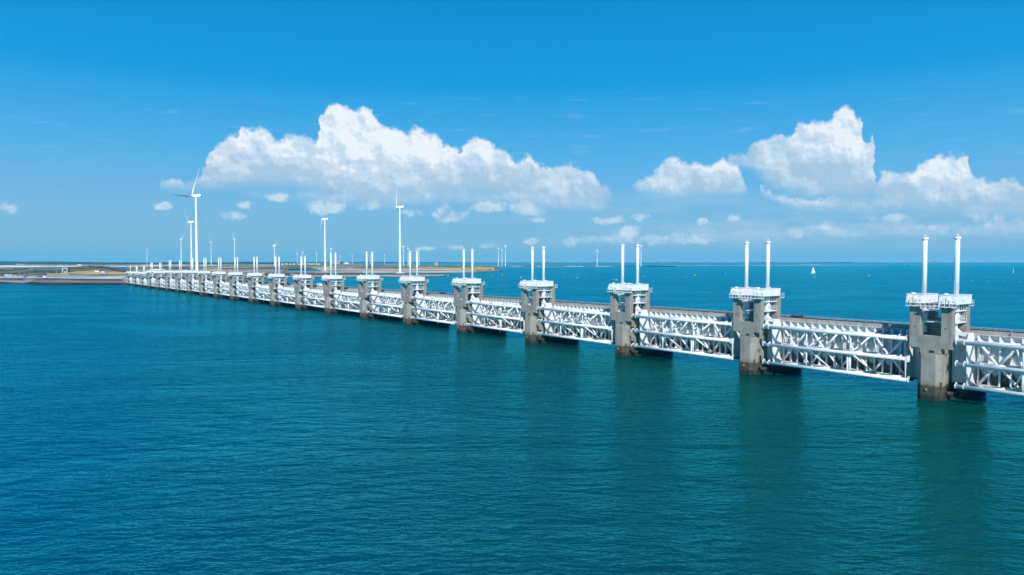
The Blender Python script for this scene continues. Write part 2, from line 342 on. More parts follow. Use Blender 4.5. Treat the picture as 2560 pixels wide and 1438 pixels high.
# ------------------------------------------------------------------ mesh builder
class MB:
    def __init__(s): s.bm = bmesh.new()
    def box(s, x0, x1, y0, y1, z0, z1):
        vs = [s.bm.verts.new((x, y, z)) for z in (z0, z1) for x, y in ((x0, y0), (x1, y0), (x1, y1), (x0, y1))]
        for f in ((3, 2, 1, 0), (4, 5, 6, 7), (0, 1, 5, 4), (1, 2, 6, 5), (2, 3, 7, 6), (3, 0, 4, 7)):
            s.bm.faces.new([vs[i] for i in f])
        return s
    def tube(s, a, b, r0, r1=None, seg=10, caps=True, smooth=True):
        a = Vector(a); b = Vector(b); r1 = r0 if r1 is None else r1
        d = (b - a).normalized(); q = d.to_track_quat('Z', 'Y')
        ra = []; rb = []
        for i in range(seg):
            t = 2 * math.pi * i / seg; o = q @ Vector((math.cos(t), math.sin(t), 0))
            ra.append(s.bm.verts.new(a + o * r0)); rb.append(s.bm.verts.new(b + o * r1))
        for i in range(seg):
            f = s.bm.faces.new((ra[i], ra[(i + 1) % seg], rb[(i + 1) % seg], rb[i])); f.smooth = smooth
        if caps:
            s.bm.faces.new(ra[::-1]); s.bm.faces.new(rb)
        return s
    def lathe(s, c, prof, seg=16, smooth=True):
        rings = []
        for r, z in prof:
            if r < 1e-4: rings.append([s.bm.verts.new((c[0], c[1], c[2] + z))])
            else: rings.append([s.bm.verts.new((c[0] + r * math.cos(2 * math.pi * i / seg), c[1] + r * math.sin(2 * math.pi * i / seg), c[2] + z)) for i in range(seg)])
        for A, B in zip(rings, rings[1:]):
            for i in range(seg):
                j = (i + 1) % seg
                if len(A) == 1 and len(B) == 1: continue
                if len(A) == 1: f = s.bm.faces.new((A[0], B[j], B[i]))
                elif len(B) == 1: f = s.bm.faces.new((A[i], A[j], B[0]))
                else: f = s.bm.faces.new((A[i], A[j], B[j], B[i]))
                f.smooth = smooth
        if len(rings[0]) > 1: s.bm.faces.new(rings[0][::-1])
        if len(rings[-1]) > 1: s.bm.faces.new(rings[-1])
        return s
    def prism(s, pts, lo, hi, axis='z'):
        """polygon of 2-D points extruded along axis: z -> (x,y); x -> (y,z); y -> (x,z)"""
        def P(a, b, t): return {'z': (a, b, t), 'x': (t, a, b), 'y': (a, t, b)}[axis]
        A = [s.bm.verts.new(P(a, b, lo)) for a, b in pts]; B = [s.bm.verts.new(P(a, b, hi)) for a, b in pts]
        n = len(pts)
        for i in range(n): s.bm.faces.new((A[i], A[(i + 1) % n], B[(i + 1) % n], B[i]))
        s.bm.faces.new(A[::-1]); s.bm.faces.new(B); return s
    def mesh(s, name, mat, bevel=0.0):
        bmesh.ops.recalc_face_normals(s.bm, faces=s.bm.faces)
        if bevel > 0:
            es = [e for e in s.bm.edges if len(e.link_faces) == 2 and e.calc_face_angle(0) > 0.6]
            bmesh.ops.bevel(s.bm, geom=es, offset=bevel, segments=1, affect='EDGES')
        me = bpy.data.meshes.new(name); s.bm.to_mesh(me); s.bm.free()
        me.materials.append(mat); return me
def link(name, me, parent=None, loc=(0, 0, 0), rotz=0.0):
    o = bpy.data.objects.new(name, me); COL.objects.link(o)
    if parent: o.parent = parent
    o.location = loc; o.rotation_euler = (0, 0, rotz); return o
def tag(o, label=None, cat=None, group=None, kind=None):
    if label: o['label'] = label
    if cat: o['category'] = cat
    if group: o['group'] = group
    if kind: o['kind'] = kind
    return o
def thing(name, label, cat, loc=(0, 0, 0), rotz=0.0, group=None):
    return tag(link(name, None, None, loc, rotz), label, cat, group)
def ray(x, y):
    a = (x - 1280) / F; b = (719 - y) / F
    return Vector((a, math.cos(PITCH) + b * math.sin(PITCH), -math.sin(PITCH) + b * math.cos(PITCH)))
def at_z(x, y, z):              # the place at height z seen in the direction of the photograph's point
    r = ray(x, y); return r * ((z - CAM_H) / r.z) + Vector((0, 0, CAM_H))
def at_d(x, y, D):              # the place D metres north seen in that direction
    r = ray(x, y); return r * (D / r.y) + Vector((0, 0, CAM_H))
ORD = ['first', 'second', 'third', 'fourth', 'fifth', 'sixth', 'seventh', 'eighth', 'ninth', 'tenth', 'eleventh', 'twelfth', 'thirteenth', 'fourteenth', 'fifteenth', 'sixteenth', 'seventeenth', 'eighteenth', 'nineteenth', 'twentieth', 'twenty-first', 'twenty-second']

# ------------------------------------------------------------------ sea
def build_sea():
    mb = MB(); bm = mb.bm; seg = 72
    radii = [0, 60, 200, 600, 2000, 7000, 25000]
    prev = [bm.verts.new((0, 0, 0))]
    for r in radii[1:]:
        cur = [bm.verts.new((r * math.cos(2 * math.pi * i / seg), r * math.sin(2 * math.pi * i / seg), 0)) for i in range(seg)]
        for i in range(seg):
            j = (i + 1) % seg
            if len(prev) == 1: bm.faces.new((prev[0], cur[i], cur[j]))
            else: bm.faces.new((prev[i], cur[i], cur[j], prev[j]))
        prev = cur
    tag(link('sea', mb.mesh('sea', M['water'])), kind='structure')
build_sea()

# ------------------------------------------------------------------ barrier geometry (measured)
_c = 0.2350; _vp = -1368.0; _b = _vp * _c
Z0 = 45 / math.hypot(_c, _b / F); DX = _b * Z0 / F; DZ = _c * Z0; X0 = 1071 * Z0 / F
DIR = Vector((DX, DZ)) / 45.0            # along the row, away from the camera
PER = Vector((DIR.y, -DIR.x))            # across the row, away from the camera
ROT = math.atan2(-DIR.y, -DIR.x)
mx = [2351, 1892.5, 1575, 1345, 1170.25, 1034.25, 924, 833.5, 758.25, 694.1, 639.45, 591.15, 550, 512.95, 480.4, 451.65, 425.6, 401.35, 379.75, 360.4, 342.25]
S = [((m - 1280) * Z0 - F * X0) / (F * DIR.x - (m - 1280) * DIR.y) for m in mx]
S.append(S[-1] + 44.5)
def on_row(s, u=0.0, v=0.0, z=0.0):
    q = Vector((X0, Z0)) + DIR * (s - u) + PER * v
    return Vector((q.x, q.y, z))

def rail(mb, pts, h=1.1, post=1.6, r=0.035, rails=(1.0, 0.55)):
    """railing along a polyline of floor points"""
    for a, b in zip(pts, pts[1:]):
        a = Vector(a); b = Vector(b); L = (b - a).length; n = max(1, int(round(L / post)))
        for i in range(n + 1):
            p = a.lerp(b, i / n); mb.box(p.x - r, p.x + r, p.y - r, p.y + r, p.z, p.z + h)
        for k in rails:
            o = Vector((0, 0, h * k)); mb.tube(a + o, b + o, r * 1.05, seg=4, smooth=False)
    return mb

def pier_meshes(zb, zc):
    """zb: underside of the machine rooms, zc: top of the hydraulic cylinders"""
    P = {}
    zt = zb + 1.83
    # shaft with chamfered nose, and the broader body under the road
    mb = MB()
    mb.prism([(-1.55, -4.7), (1.35, -4.7), (2.55, -3.2), (2.55, -2.3), (1.4, -2.3), (1.4, 3.0), (-1.4, 3.0), (-1.4, -2.3), (-2.75, -2.3), (-2.75, -3.3)], 1.5, 9.7)
    mb.prism([(-1.55, -4.7), (1.35, -4.7), (2.55, -3.2), (2.75, 3.0), (-2.85, 3.0), (-2.75, -3.3)], -1.5, 1.5)
    mb.prism([(-3.6, 3.002), (3.6, 3.002), (3.6, 15.5), (2.2, 18.0), (-2.2, 18.0), (-3.6, 15.5)], -1.5, 9.3)
    P['shaft'] = mb.mesh('shaft', M['concrete'], 0.06)
    for key, v0, v1 in (('front', -4.3, -2.9), ('rear', 2.9, 4.5)):
        mb = MB()
        out = [(-2.0, 9.703), (2.0, 9.703), (2.0, 10.86), (4.2, 10.86), (4.2, zb), (2.05, zb), (2.05, 13.5), (-2.05, 13.5), (-2.05, zb), (-4.2, zb), (-4.2, 10.86), (-2.0, 10.86)]
        mb.prism(out, v0, v1, 'y')
        P[key] = mb.mesh('concrete_frame', M['concrete'], 0.05)
    mb = MB(); mb.box(-1.5, 1.5, -2.897, 2.897, 9.703, 12.2); mb.box(-2.3, 1.5, 1.6, 2.897, 12.2, min(17.2, zb - 3.2)); P['core'] = mb.mesh('core_and_shade_wall', M['concrete'])  # core block, plus an upper wall added to darken the opening between the legs
    mb = MB(); mb.box(-0.15, 0.85, -4.34, -4.2, 9.95, 10.45); P['recess'] = mb.mesh('recess', M['steel_dark'])
    mb = MB(); mb.tube((0, -4.33, 15.2), (0, -4.2, 15.2), 0.16, seg=8); P['hole'] = mb.mesh('drain_hole', M['steel_dark'])
    # machine room
    mb = MB(); mb.box(1.5, 4.98, -4.1, 3.0, zb + 0.004, zt)
    P['room'] = mb.mesh('room', M['white'], 0.04)
    mb = MB(); mb.box(1.42, 5.06, -4.18, 3.08, zt + 0.003, zt + 0.12)
    mb.box(2.0, 2.9, 0.9, 1.8, zt + 0.12, zt + 0.35); mb.box(2.2, 2.7, -3.4, -2.7, zt + 0.12, zt + 0.42)
    P['roof'] = mb.mesh('roof', M['white'], 0.02)
    mb = MB(); mb.box(4.984, 5.02, -1.3, -0.95, zb + 0.55, zb + 0.85)
    P['vent'] = mb.mesh('vent', M['galv'])
    mb = MB()
    for k, (a, w, h) in enumerate(((1.75, 0.35, 1.25), (2.4, 0.5, 0.8), (3.1, 0.3, 1.35), (3.65, 0.42, 0.9))):
        mb.box(a, a + w, -4.75 - 0.1 * (k % 2), -4.11, zb + 0.15, zb + 0.15 + h)
    mb.tube((4.4, -4.11, zb + 1.0), (4.4, -4.55, zb + 1.0), 0.34, seg=12)
    mb.tube((2.15, -4.11, zb + 1.35), (2.15, -4.5, zb + 1.35), 0.25, seg=10)
    for a in (2.0, 3.5): mb.tube((a, -4.3, zb + 0.2), (a, -4.3, zt - 0.1), 0.05, seg=6)
    P['gear'] = mb.mesh('winch_gear', M['white'])
    # balcony in front of the rooms
    zf = zb - 0.45
    mb = MB(); mb.box(-4.6, 4.95, -5.35, -4.32, zf - 0.12, zf); mb.box(-1.5, 2.0, -5.6, -4.32, zf - 0.55, zf - 0.43)
    for u in (-4.2, -2.9, -1.4, 0.3, 1.9, 3.2, 4.5): mb.box(u - .05, u + .05, -5.3, -4.32, zf - 0.3, zf - 0.12)
    P['balcony'] = mb.mesh('balcony_floor', M['white'])
    mb = MB(); rail(mb, [(-4.6, -4.4, zf), (-4.6, -5.32, zf), (-1.6, -5.32, zf)], 1.1, 1.0)
    rail(mb, [(-1.5, -5.58, zf - .43), (2.0, -5.58, zf - .43)], 1.1, 0.9)
    rail(mb, [(2.1, -5.32, zf), (4.95, -5.32, zf), (4.95, -4.4, zf)], 1.1, 1.0)
    P['balcony_rail'] = mb.mesh('railing', M['white'])
    # small rear balcony
    mb = MB(); mb.box(-4.0, 4.6, 4.52, 5.3, zf - .12, zf); rail(mb, [(-4.0, 5.27, zf), (4.6, 5.27, zf), (4.6, 4.55, zf)], 1.1, 1.2)
    P['rear_balcony'] = mb.mesh('rear_balcony', M['white'])
    # inner platforms
    for i, (z, uo) in enumerate(((zb - 1.35, 4.05), (zb - 3.75, 4.15))):
        mb = MB(); mb.box(0.9, uo, -2.85, 2.85, z - 0.22, z); mb.box(-uo, -0.9, -2.85, 2.85, z - 0.22, z)
        mb.box(-0.95, 0.95, -2.85, -2.2, z - 0.2, z)
        for sgn in (1, -1): rail(mb, [(sgn * (uo - .05), -2.8, z), (sgn * (uo - .05), 2.8, z)], 1.15, 1.1)
        P['platform%d' % i] = mb.mesh('platform', M['white'])
    # hydraulic ram under each room and its sheath above
    mb = MB()
    mb.lathe((3.17, 0, 0), [(0.62, 13.9), (0.62, 14.3), (0.36, 14.6), (0.36, 15.8), (0.85, 16.6), (0.55, 17.4), (0.55, zb)], 14)
    mb.box(2.4, 3.9, -0.35, 0.35, 17.2, 18.0)
    P['ram'] = mb.mesh('hydraulic_ram', M['white'])
    mb = MB(); n = max(2, int((zc - zt) / 2.6))
    mb.tube((3.17, 0, zt + .123), (3.17, 0, zc - .545), 0.47, seg=24)
    for i in range(1, n):
        z = zt + 0.1 + (zc - 0.55 - zt) * i / n
        mb.tube((3.17, 0, z - .03), (3.17, 0, z + .03), 0.482, seg=24)
    P['cyl'] = mb.mesh('cylinder', M['white'])
    mb = MB(); mb.lathe((3.17, 0, 0), [(0.47, zc - 0.545), (0.66, zc - 0.42), (0.68, zc), (0.60, zc + 0.02), (0.58, zc - 0.04)], 20)
    for k in range(4):
        t = math.pi / 4 + k * math.pi / 2
        mb.tube((3.17 + .55 * math.cos(t), .55 * math.sin(t), zc), (3.17, 0, zc + .62), 0.035, seg=4)
    mb.lathe((3.17, 0, 0), [(0.12, zc), (0.10, zc + 0.62), (0.0, zc + 0.68)], 8)
    P['cap'] = mb.mesh('cap', M['white'])
    mb = MB(); mb.tube((3.17, 0, zc + .6), (3.17, 0, zc + 1.5), 0.03, 0.015, seg=5); P['rod'] = mb.mesh('lightning_rod', M['galv'])
    # ladder, rust streak of the fender bolts on the shaft
    mb = MB(); mb.prism([(1.95, -4.02), (2.2, -3.7), (2.28, -3.76), (2.03, -4.08)], 0.3, 3.9)
    P['ladder'] = mb.mesh('fender_strip', M['steel_rust'])
    mb = MB(); mb.box(-0.5, -0.2, -4.9, -4.7, 1.9, 2.5); mb.tube((-0.35, -4.9, 2.3), (-0.35, -5.1, 2.3), 0.12, seg=8)
    P['marker'] = mb.mesh('bollard_hook', M['hook'])
    return P
M['hook'] = mat_plain('weathered_brass', (0.42, 0.27, 0.10), 0.6, 0.2, 6.0)
M['steel_rust'] = mat_plain('rusty_steel', (0.075, 0.045, 0.035), 0.8, 0.2)

pier_cache = {}
def place_pier(k, s, label, both=True):
    zt, zc = PIER_Z[k]
    key = (zt, zc)
    if key not in pier_cache: pier_cache[key] = pier_meshes(zt - 1.83, zc)
    P = pier_cache[key]
    o = on_row(s); o.z = 0
    t = thing('barrier_pier', label, 'pier', o, ROT, 'concrete piers of the storm surge barrier')
    link('shaft', P['shaft'], t)
    fr = link('concrete_frame', P['front'], t); link('recess', P['recess'], fr)
    for u in (-3.1, 2.95): link('drain_hole', P['hole'], fr, (u, 0, 0))
    link('concrete_frame', P['rear'], t)
    link('core_and_shade_wall', P['core'], t)
    for i in (0, 1): link('platform', P['platform%d' % i], t)
    b = link('balcony', P['balcony'], t); link('railing', P['balcony_rail'], b)
    link('rear_balcony', P['rear_balcony'], t)
    link('fender_strip', P['ladder'], t); link('bollard_hook', P['marker'], t)
    for off in ((0.0, -6.48) if both else (0.0,)):
        r = link('machine_room', P['room'], t, (off, 0, 0)); link('roof', P['roof'], r)
        link('winch_gear', P['gear'], r); link('vent', P['vent'], r)
        off2 = 0.0 if off == 0 else -6.34
        link('hydraulic_ram', P['ram'], t, (off2, 0, 0))
        c = link('hydraulic_cylinder', P['cyl'], t, (off2, 0, 0)); link('cap', P['cap'], c); link('lightning_rod', P['rod'], c)
    return t
PIER_Z = []
for k in range(22):
    zt = 22.0 if k <= 6 else 21.3 if k == 7 else 20.9 if k <= 14 else 20.4 if k == 15 else 20.0 if k == 16 else 19.15 if k <= 18 else 17.0
    zc = 34.1 if k <= 3 else 33.8 if k <= 7 else 32.2 if k <= 14 else 30.15 if k <= 16 else 27.8 if k <= 18 else 24.1
    PIER_Z.append((zt, zc))
def pier_label(k):
    extra = {0: 'nearest and tallest looking barrier pier at the right edge, rusty tide line on its shaft',
             1: 'second barrier pier from the right, dark car on the road just right of it',
             2: 'third barrier pier from the right, distant wind turbine peeking beside its right cylinder',
             3: 'fourth barrier pier from the right, standing against open blue water',
             4: 'fifth barrier pier from the right, left of three clustered wind turbines',
             5: 'sixth barrier pier from the right, just right of the tall turbine on the spit',
             21: 'last tiny barrier pier at the shore with only one white cylinder'}
    return extra.get(k, '%s barrier pier from the right, grey concrete with two white cylinders' % ORD[k])
for k in range(22): place_pier(k, S[k], pier_label(k), k != 21)
PIER_Z.append((22.0, 34.1))
place_pier(22, -45.0, 'barrier pier beyond the right edge of the photo, supporting the cut off gate')

# ------------------------------------------------------------------ gates
def gate_meshes(zt, zm, zb):
    G = {}; fin = 1.2
    for key, z in (('t', zt), ('m', zm), ('b', zb)):
        if z is None: continue
        mb = MB(); e = 17.65 if key == 't' else 18.05
        mb.tube((-17.65, -4.0, z), (e, -4.0, z), 0.40, seg=14)
        for u in (-17.6, -16.1, e - 1.75, e - 0.05): mb.tube((u - .06, -4.0, z), (u + .06, -4.0, z), 0.50, seg=14)
        for u in (-17.6, -16.1, e - 1.75, e - 0.05): mb.box(u - .06, u + .06, -4.0, -3.3, z + .2, z + .75)
        if key == 'm': mb.box(e - .5, e + .1, -4.4, -3.5, z - .62, z + .62)
        G['chord_' + key] = mb.mesh('chord_tube', M['white'])
        # horizontal lattice from the chord back to the skin
        mb = MB(); n = 8
        for i in range(n):
            u0 = -16.2 + 32.4 * i / n; u1 = u0 + 32.4 / n
            a, b = ((u0, -3.9, z), (u1, 1.6, z)) if i % 2 else ((u0, 1.6, z), (u1, -3.9, z))
            mb.tube(a, b, 0.30, seg=8)
        G['lattice_' + key] = mb.mesh('lattice_girder', M['white'])
        mb = MB(); pts = []
        for i in range(4):
            c = -16.2 + 8.1 * (i + .5)
            for q in range(9):
                a = (q - 4) / 4.0; pts.append((c + a * 4.0, -1.3 + 2.3 * (a * a) ** 0.8 if key != 't' else 0.4 + 0.9 * a * a))
        pts += [(16.25, 2.69), (-16.25, 2.69)]
        mb.prism(pts, z - .06, z + .06); G['ledge_' + key] = mb.mesh('ledge_plate', M['white'])
    # skin plate, with its upper part stepped back under the fins
    mb = MB()
    prof = [(2.7, zb - 1.1), (2.84, zb - 1.1), (2.84, zt - .1), (4.5, zt - .1), (4.5, zt + .06), (3.3, zt + fin - .04), (3.15, zt + fin - .04), (4.3, zt + .06), (2.7, zt + .06)]  # top wall leans forward, shaped so that it stays in shade behind the fins
    mb.prism(prof, -16.2, 16.2, 'x')
    mb.box(-20.9, 20.9, 1.2, 2.6, zb - .45, zb - .3)
    G['skin'] = mb.mesh('skin_plate', M['skin'])
    mb = MB(); mb.box(-20.9, -16.2, 2.6, 2.69, zb - .25, zt + .4); G['plate'] = mb.mesh('end_plate', M['white'])
    mb = MB(); mb.prism([(-1.6, zb - .2), (2.59, zb - .2), (2.59, zt + .1), (1.75, zt + .3), (1.0, zt + 1.85), (-1.0, zt + 1.85), (-2.2, zt - .1)], -.07, .07, 'x')
    G['web'] = mb.mesh('end_web', M['white'])
    # shallow rib below, curved fin above
    mb = MB(); arc = [(2.0 + 2.2 * (q / 8.0), zt + fin - (fin - .12) * math.sin(q / 8.0 * math.pi / 2)) for q in range(9)]
    mb.prism([(2.0, zb - .3), (2.69, zb - .3), (2.69, zt + .065), (4.2, zt + .065)] + arc[::-1], -.05, .05, 'x')
    mb.box(-.15, .15, 1.93, 2.0, zb - .3, zt + fin)
    G['rib'] = mb.mesh('stiffener_rib', M['white'])
    def brace(a, b, r=0.27):
        mb = MB(); mb.tube(a, b, r, seg=8); return mb.mesh('brace', M['white'])
    G['braces'] = []
    lv = [(zt, zm if zm else zb)] + ([(zb, zm)] if zm else [])
    for zo, zi in lv:
        for i in range(4):
            c = -15.5 + 7.75 * (i + .5)
            for sg in (-1, 1): G['braces'].append(brace((c + sg * 3.75, 1.0, zo), (c + sg * .15, .6, zi)))
    if zm:
        for u, zo in ((-6.0, zt), (4.9, zt), (-6.0, zb), (4.9, zb)):
            for sg in (-1, 1): G['braces'].append(brace((u, -3.4, zm), (u + sg * 3.0, 1.4, zo), .2))
    G['posts'] = []
    def post(u, z0, z1, r=.17):
        mb = MB(); mb.tube((u, -3.6, z0), (u, -3.6, z1), r, seg=8); return mb.mesh('post', M['white'])
    if zm: G['posts'] += [post(-6.0, zm, zt), post(4.95, zm, zt), post(-6.0, zb, zm)]
    mb = MB(); zz = (zm or zt) - .35
    for u in (4.25, 4.8): mb.tube((u, -3.45, zb - 1.15 * (u < 4.5)), (u, -3.45, zz), .24, seg=8)
    mb.box(4.1, 5.0, -3.6, -3.3, zz - 1, zz - .8); mb.box(4.1, 5.0, -3.6, -3.3, zb + .6, zb + .8)
    G['fender'] = mb.mesh('fender', M['white'])
    # lifting arm from the ram foot to the end web
    mb = MB(); mb.prism([(-19.7, zt + 1.35), (-16.3, zt + .95), (-16.3, zt + 1.75), (-18.4, zt + 1.85), (-19.2, zt + 2.6), (-19.7, zt + 2.6)], -.6, .6, 'y')
    mb.box(-19.9, -16.3, -1.6, 1.6, zt + .36, zt + .5); mb.box(-18.9, -18.7, -1.4, 1.4, zt + .5, zt + 1.3)
    G['arm'] = mb.mesh('lifting_arm', M['white'])
    return G
gate_cache = {}
def place_gate(k, s0, s1, zs, label):
    if zs not in gate_cache: gate_cache[zs] = gate_meshes(*zs)
    G = gate_cache[zs]
    o = on_row((s0 + s1) / 2); o.z = 0
    t = thing('lift_gate', label, 'gate', o, ROT, 'white lift gates between the piers')
    t.scale = ((s1 - s0) / 45.0, 1, 1)
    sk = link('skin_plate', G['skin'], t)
    for i in range(16): link('stiffener_rib', G['rib'], sk, (-15.7 + 1.95 * i, 0, 0))
    link('end_plate', G['plate'], t); link('end_plate', G['plate'], t, (37.1, 0, 0))
    for u in (-16.4, 16.4): link('end_web', G['web'], t, (u, 0, 0))
    for key in 'tmb':
        if 'chord_' + key in G:
            link('chord_tube', G['chord_' + key], t)
            link('lattice_girder', G['lattice_' + key], t); link('ledge_plate', G['ledge_' + key], t)
    for m in G['braces']: link('brace', m, t)
    for m in G['posts']: link('post', m, t)
    link('fender', G['fender'], t)
    link('lifting_arm', G['arm'], t); a = link('lifting_arm', G['arm'], t); a.rotation_euler = (0, 0, math.pi)
def gate_z(k):
    if k <= 6: return (12.5, 8.1, 3.57)
    if k <= 14: return (11.45, 7.85, 3.45)
    if k <= 16: return (10.4, 6.9, 3.2)
    if k <= 18: return (9.4, 6.8, 3.2)
    return (7.65, None, 3.3)
place_gate(0, -45.0, S[0], gate_z(0), 'white gate cut off by the right edge of the photo, right of the nearest pier')
for k in range(1, 22):
    lab = 'white lift gate between the %s and %s piers from the right' % (ORD[k - 1], ORD[k])
    if k >= 19: lab = 'small two tube white lift gate between the %s and %s piers from the right' % (ORD[k - 1], ORD[k])
    place_gate(k, S[k - 1], S[k], gate_z(k), lab)

# ------------------------------------------------------------------ road bridge
def build_bridge():
    a, b = -95.0, S[21] + 32
    def W(s, v, z): p = on_row(s, 0, v, z); return p
    base = on_row(0); L0 = -b; L1 = -a          # local x runs towards the camera end
    t = thing('road_bridge', 'long concrete road bridge running behind the gates on the barrier piers', 'bridge', (base.x, base.y, 0), ROT)
    mb = MB()
    # box girder, walkway slab, parapet
    mb.prism([(9.0, 9.31), (16.5, 9.31), (18.3, 12.3), (18.3, 13.1), (9.3, 13.1), (9.3, 14.15), (9.0, 14.15)], L0, L1, 'x')
    mb.prism([(4.8, 12.25), (8.99, 11.9), (8.99, 12.7), (4.8, 12.7)], L0, L1, 'x')
    link('deck', mb.mesh('deck', M['concrete_dry']), t)
    mb = MB(); mb.box(L0, L1, 9.32, 17.6, 13.1, 13.104); link('road_surface', mb.mesh('road_surface', M['asphalt']), t)
    mb = MB()
    x = L0
    while x < L1: mb.box(x, x + 3.0, 13.5, 13.64, 13.104, 13.108); x += 9.0
    mb.box(L0, L1, 9.9, 10.02, 13.104, 13.108); mb.box(L0, L1, 17.2, 17.32, 13.104, 13.108)
    link('road_marking', mb.mesh('road_marking', M['galv']), t)
    mb = MB(); r = .05; n = int((L1 - L0) / 3.0)
    for i in range(n + 1):
        x = L0 + 3.0 * i; mb.box(x - .06, x + .06, 4.92, 5.04, 12.7, 13.72)
    for z in (13.68, 13.3, 12.98): mb.box(L0, L1, 4.94, 5.02, z - .035, z + .035)
    link('near_railing', mb.mesh('near_railing', M['white']), t)
    mb = MB()
    for i in range(n + 1):
        x = L0 + 3.0 * i; mb.box(x - .06, x + .06, 17.95, 18.07, 13.1, 14.1)
    for z, h in ((14.08, .05), (13.7, .06)): mb.box(L0, L1, 17.95, 18.07, z - h, z + h)
    link('far_railing', mb.mesh('far_railing', M['galv']), t)
    mb = MB()
    for i in range(n + 1):
        x = L0 + 3.0 * i; mb.box(x - .05, x + .05, 17.55, 17.65, 13.1, 13.75)
    mb.box(L0, L1, 17.5, 17.56, 13.45, 13.72)
    link('guard_rail', mb.mesh('guard_rail', M['steel_dark']), t)
build_bridge()

# ------------------------------------------------------------------ land
def interp(pts, x):
    if x <= pts[0][0]: return pts[0][1]
    for (a, p), (b, q) in zip(pts, pts[1:]):
        if x <= b: return p + (q - p) * (x - a) / (b - a)
    return pts[-1][1]
def rowpts(row, xs):
    """row: (list of (x, y) image directions, z or list of (x, z))"""
    if len(row) == 3: return [at_d(x, interp(row[0], x), interp(row[2], x)) for x in xs]
    ys, zz = row; out = []
    for x in xs:
        z = interp(zz, x) if isinstance(zz, list) else zz
        out.append(at_z(x, interp(ys, x), z))
    return out
def surface(name, rows, x0, x1, step, mat, label=None, rough=0.0, sub=1, seed=1):
    """land surface lofted through contour lines of given height, with a buried skirt"""
    rnd = random.Random(seed); n = max(2, int((x1 - x0) / step)); xs = [x0 + (x1 - x0) * i / n for i in range(n + 1)]
    L = [rowpts(r, xs) for r in rows]
    full = []
    for A, B in zip(L, L[1:]):
        for q in range(sub): full.append([a.lerp(b, q / sub) for a, b in zip(A, B)])
    full.append(L[-1])
    mb = MB(); bm = mb.bm; V = []
    for ri, r in enumerate(full):
        V.append([bm.verts.new((p.x, p.y, p.z + (rnd.uniform(-rough, rough) if 0 < ri < len(full) - 1 else 0))) for p in r])
    for A, B in zip(V, V[1:]):
        for i in range(n):
            f = bm.faces.new((A[i], A[i + 1], B[i + 1], B[i])); f.smooth = True
    # skirt down below the water all round
    rim = V[0] + [r[-1] for r in V[1:]] + V[-1][-2::-1] + [r[0] for r in V[-2:0:-1]]
    low = [bm.verts.new((v.co.x, v.co.y, -1.5)) for v in rim]
    for i in range(len(rim)):
        j = (i + 1) % len(rim); bm.faces.new((rim[j], rim[i], low[i], low[j]))
    o = link(name, mb.mesh(name, mat)); tag(o, label, kind='structure'); return o

def wave(base, amp, seed, x0=-400, x1=3000, step=25):
    r = random.Random(seed); return [(x, base + amp * r.uniform(-1, 1)) for x in range(x0, x1, step)]

# the shore of the island left of the barrier: dark weedy toe, stone slope, berm, upper slope
shore = [(-400, 709), (0, 709), (60, 709), (80, 711), (120, 712.5), (180, 712.5), (300, 712), (330, 714)]
toe = [(-400, 704.5), (0, 704.6), (40, 706.5), (60, 707), (80, 705), (110, 707), (180, 706.5), (330, 707.5)]
berm = [(-400, 695.3), (0, 695.4), (120, 695.2), (275, 697.6), (330, 698)]
shD = [(-400, 963), (60, 963), (80, 927), (120, 903), (180, 903), (300, 911), (330, 880)]
def off(pts, d): return [(x, y + d) for x, y in pts]
surface('rocky_toe', [(shore, -0.3), (toe, None, off(shD, 8))], -400, 322, 6, M['revet_dark'], rough=0.25, sub=3)
surface('stone_slope', [(off(toe, .02), None, off(shD, 8.02)), (berm, None, off(shD, 28))], -400, 322, 6, M['revet'])
inner = [(-400, 694), (0, 694), (110, 693.6), (135, 693.0), (275, 696.0), (330, 696.4)]
surface('kerb_strip', [(off(berm, -.01), None, off(shD, 28.02)), (inner, None, off(shD, 33))], -400, 322, 6, M['kerb'])
park = [(-400, 686.6), (0, 686.6), (110, 687.0), (150, 686.0), (180, 684.6), (230, 685.0), (330, 685.6)]
surface('pavement', [(off(inner, -.01), None, off(shD, 33.02)), (park, [(-400, 8.4), (110, 8.6), (160, 10.8), (330, 12.4)])], -400, 322, 6, M['paving'], sub=2)
grass1 = [(-400, 684), (0, 684.5), (110, 684), (160, 684), (200, 679), (250, 676), (330, 682)]
surface('grass_bank', [(park, [(-400, 8.404), (110, 8.604), (160, 10.804), (330, 12.404)]), ([(-400, 682), (0, 683), (110, 683), (160, 682.5), (200, 678), (250, 675), (300, 678), (330, 680.6)], [(-400, 9), (160, 11), (200, 12.5), (330, 13.2)])], 60, 330, 6, M['grass'], rough=0.2, sub=2)
# scrubby dunes behind the car park
r0 = ([(-400, 687), (0, 687), (110, 686.5), (160, 683), (200, 679), (230, 676), (330, 681)], [(-400, 8.3), (160, 9.5), (200, 11.5), (330, 12.9)])
r1 = ([(-400, 680), (0, 680), (60, 681), (120, 681), (200, 673), (240, 670), (330, 678)], [(-400, 12), (60, 11), (150, 12), (200, 14.0), (330, 13.0)])
r2 = ([(-400, 671), (0, 669.4), (20, 669), (35, 671), (50, 672.2), (72, 670.2), (85, 671.4), (104, 669.6), (125, 671), (140, 672), (150, 672), (170, 668.8), (200, 665.6), (240, 665.0), (290, 669.5), (330, 675)], [(-400, 15), (0, 17), (50, 15.3), (72, 17), (104, 17.4), (140, 15.2), (200, 18.5), (240, 18.0), (330, 13.4)])
r3 = ([(-400, 672.6), (0, 671.6), (50, 673.4), (104, 672), (140, 673.2), (200, 667.6), (240, 666.4), (330, 674)], 3.0)
surface('dune_field', [r0, r1, r2, r3], -400, 330, 5, M['dune'], rough=0.5, sub=3, seed=4)
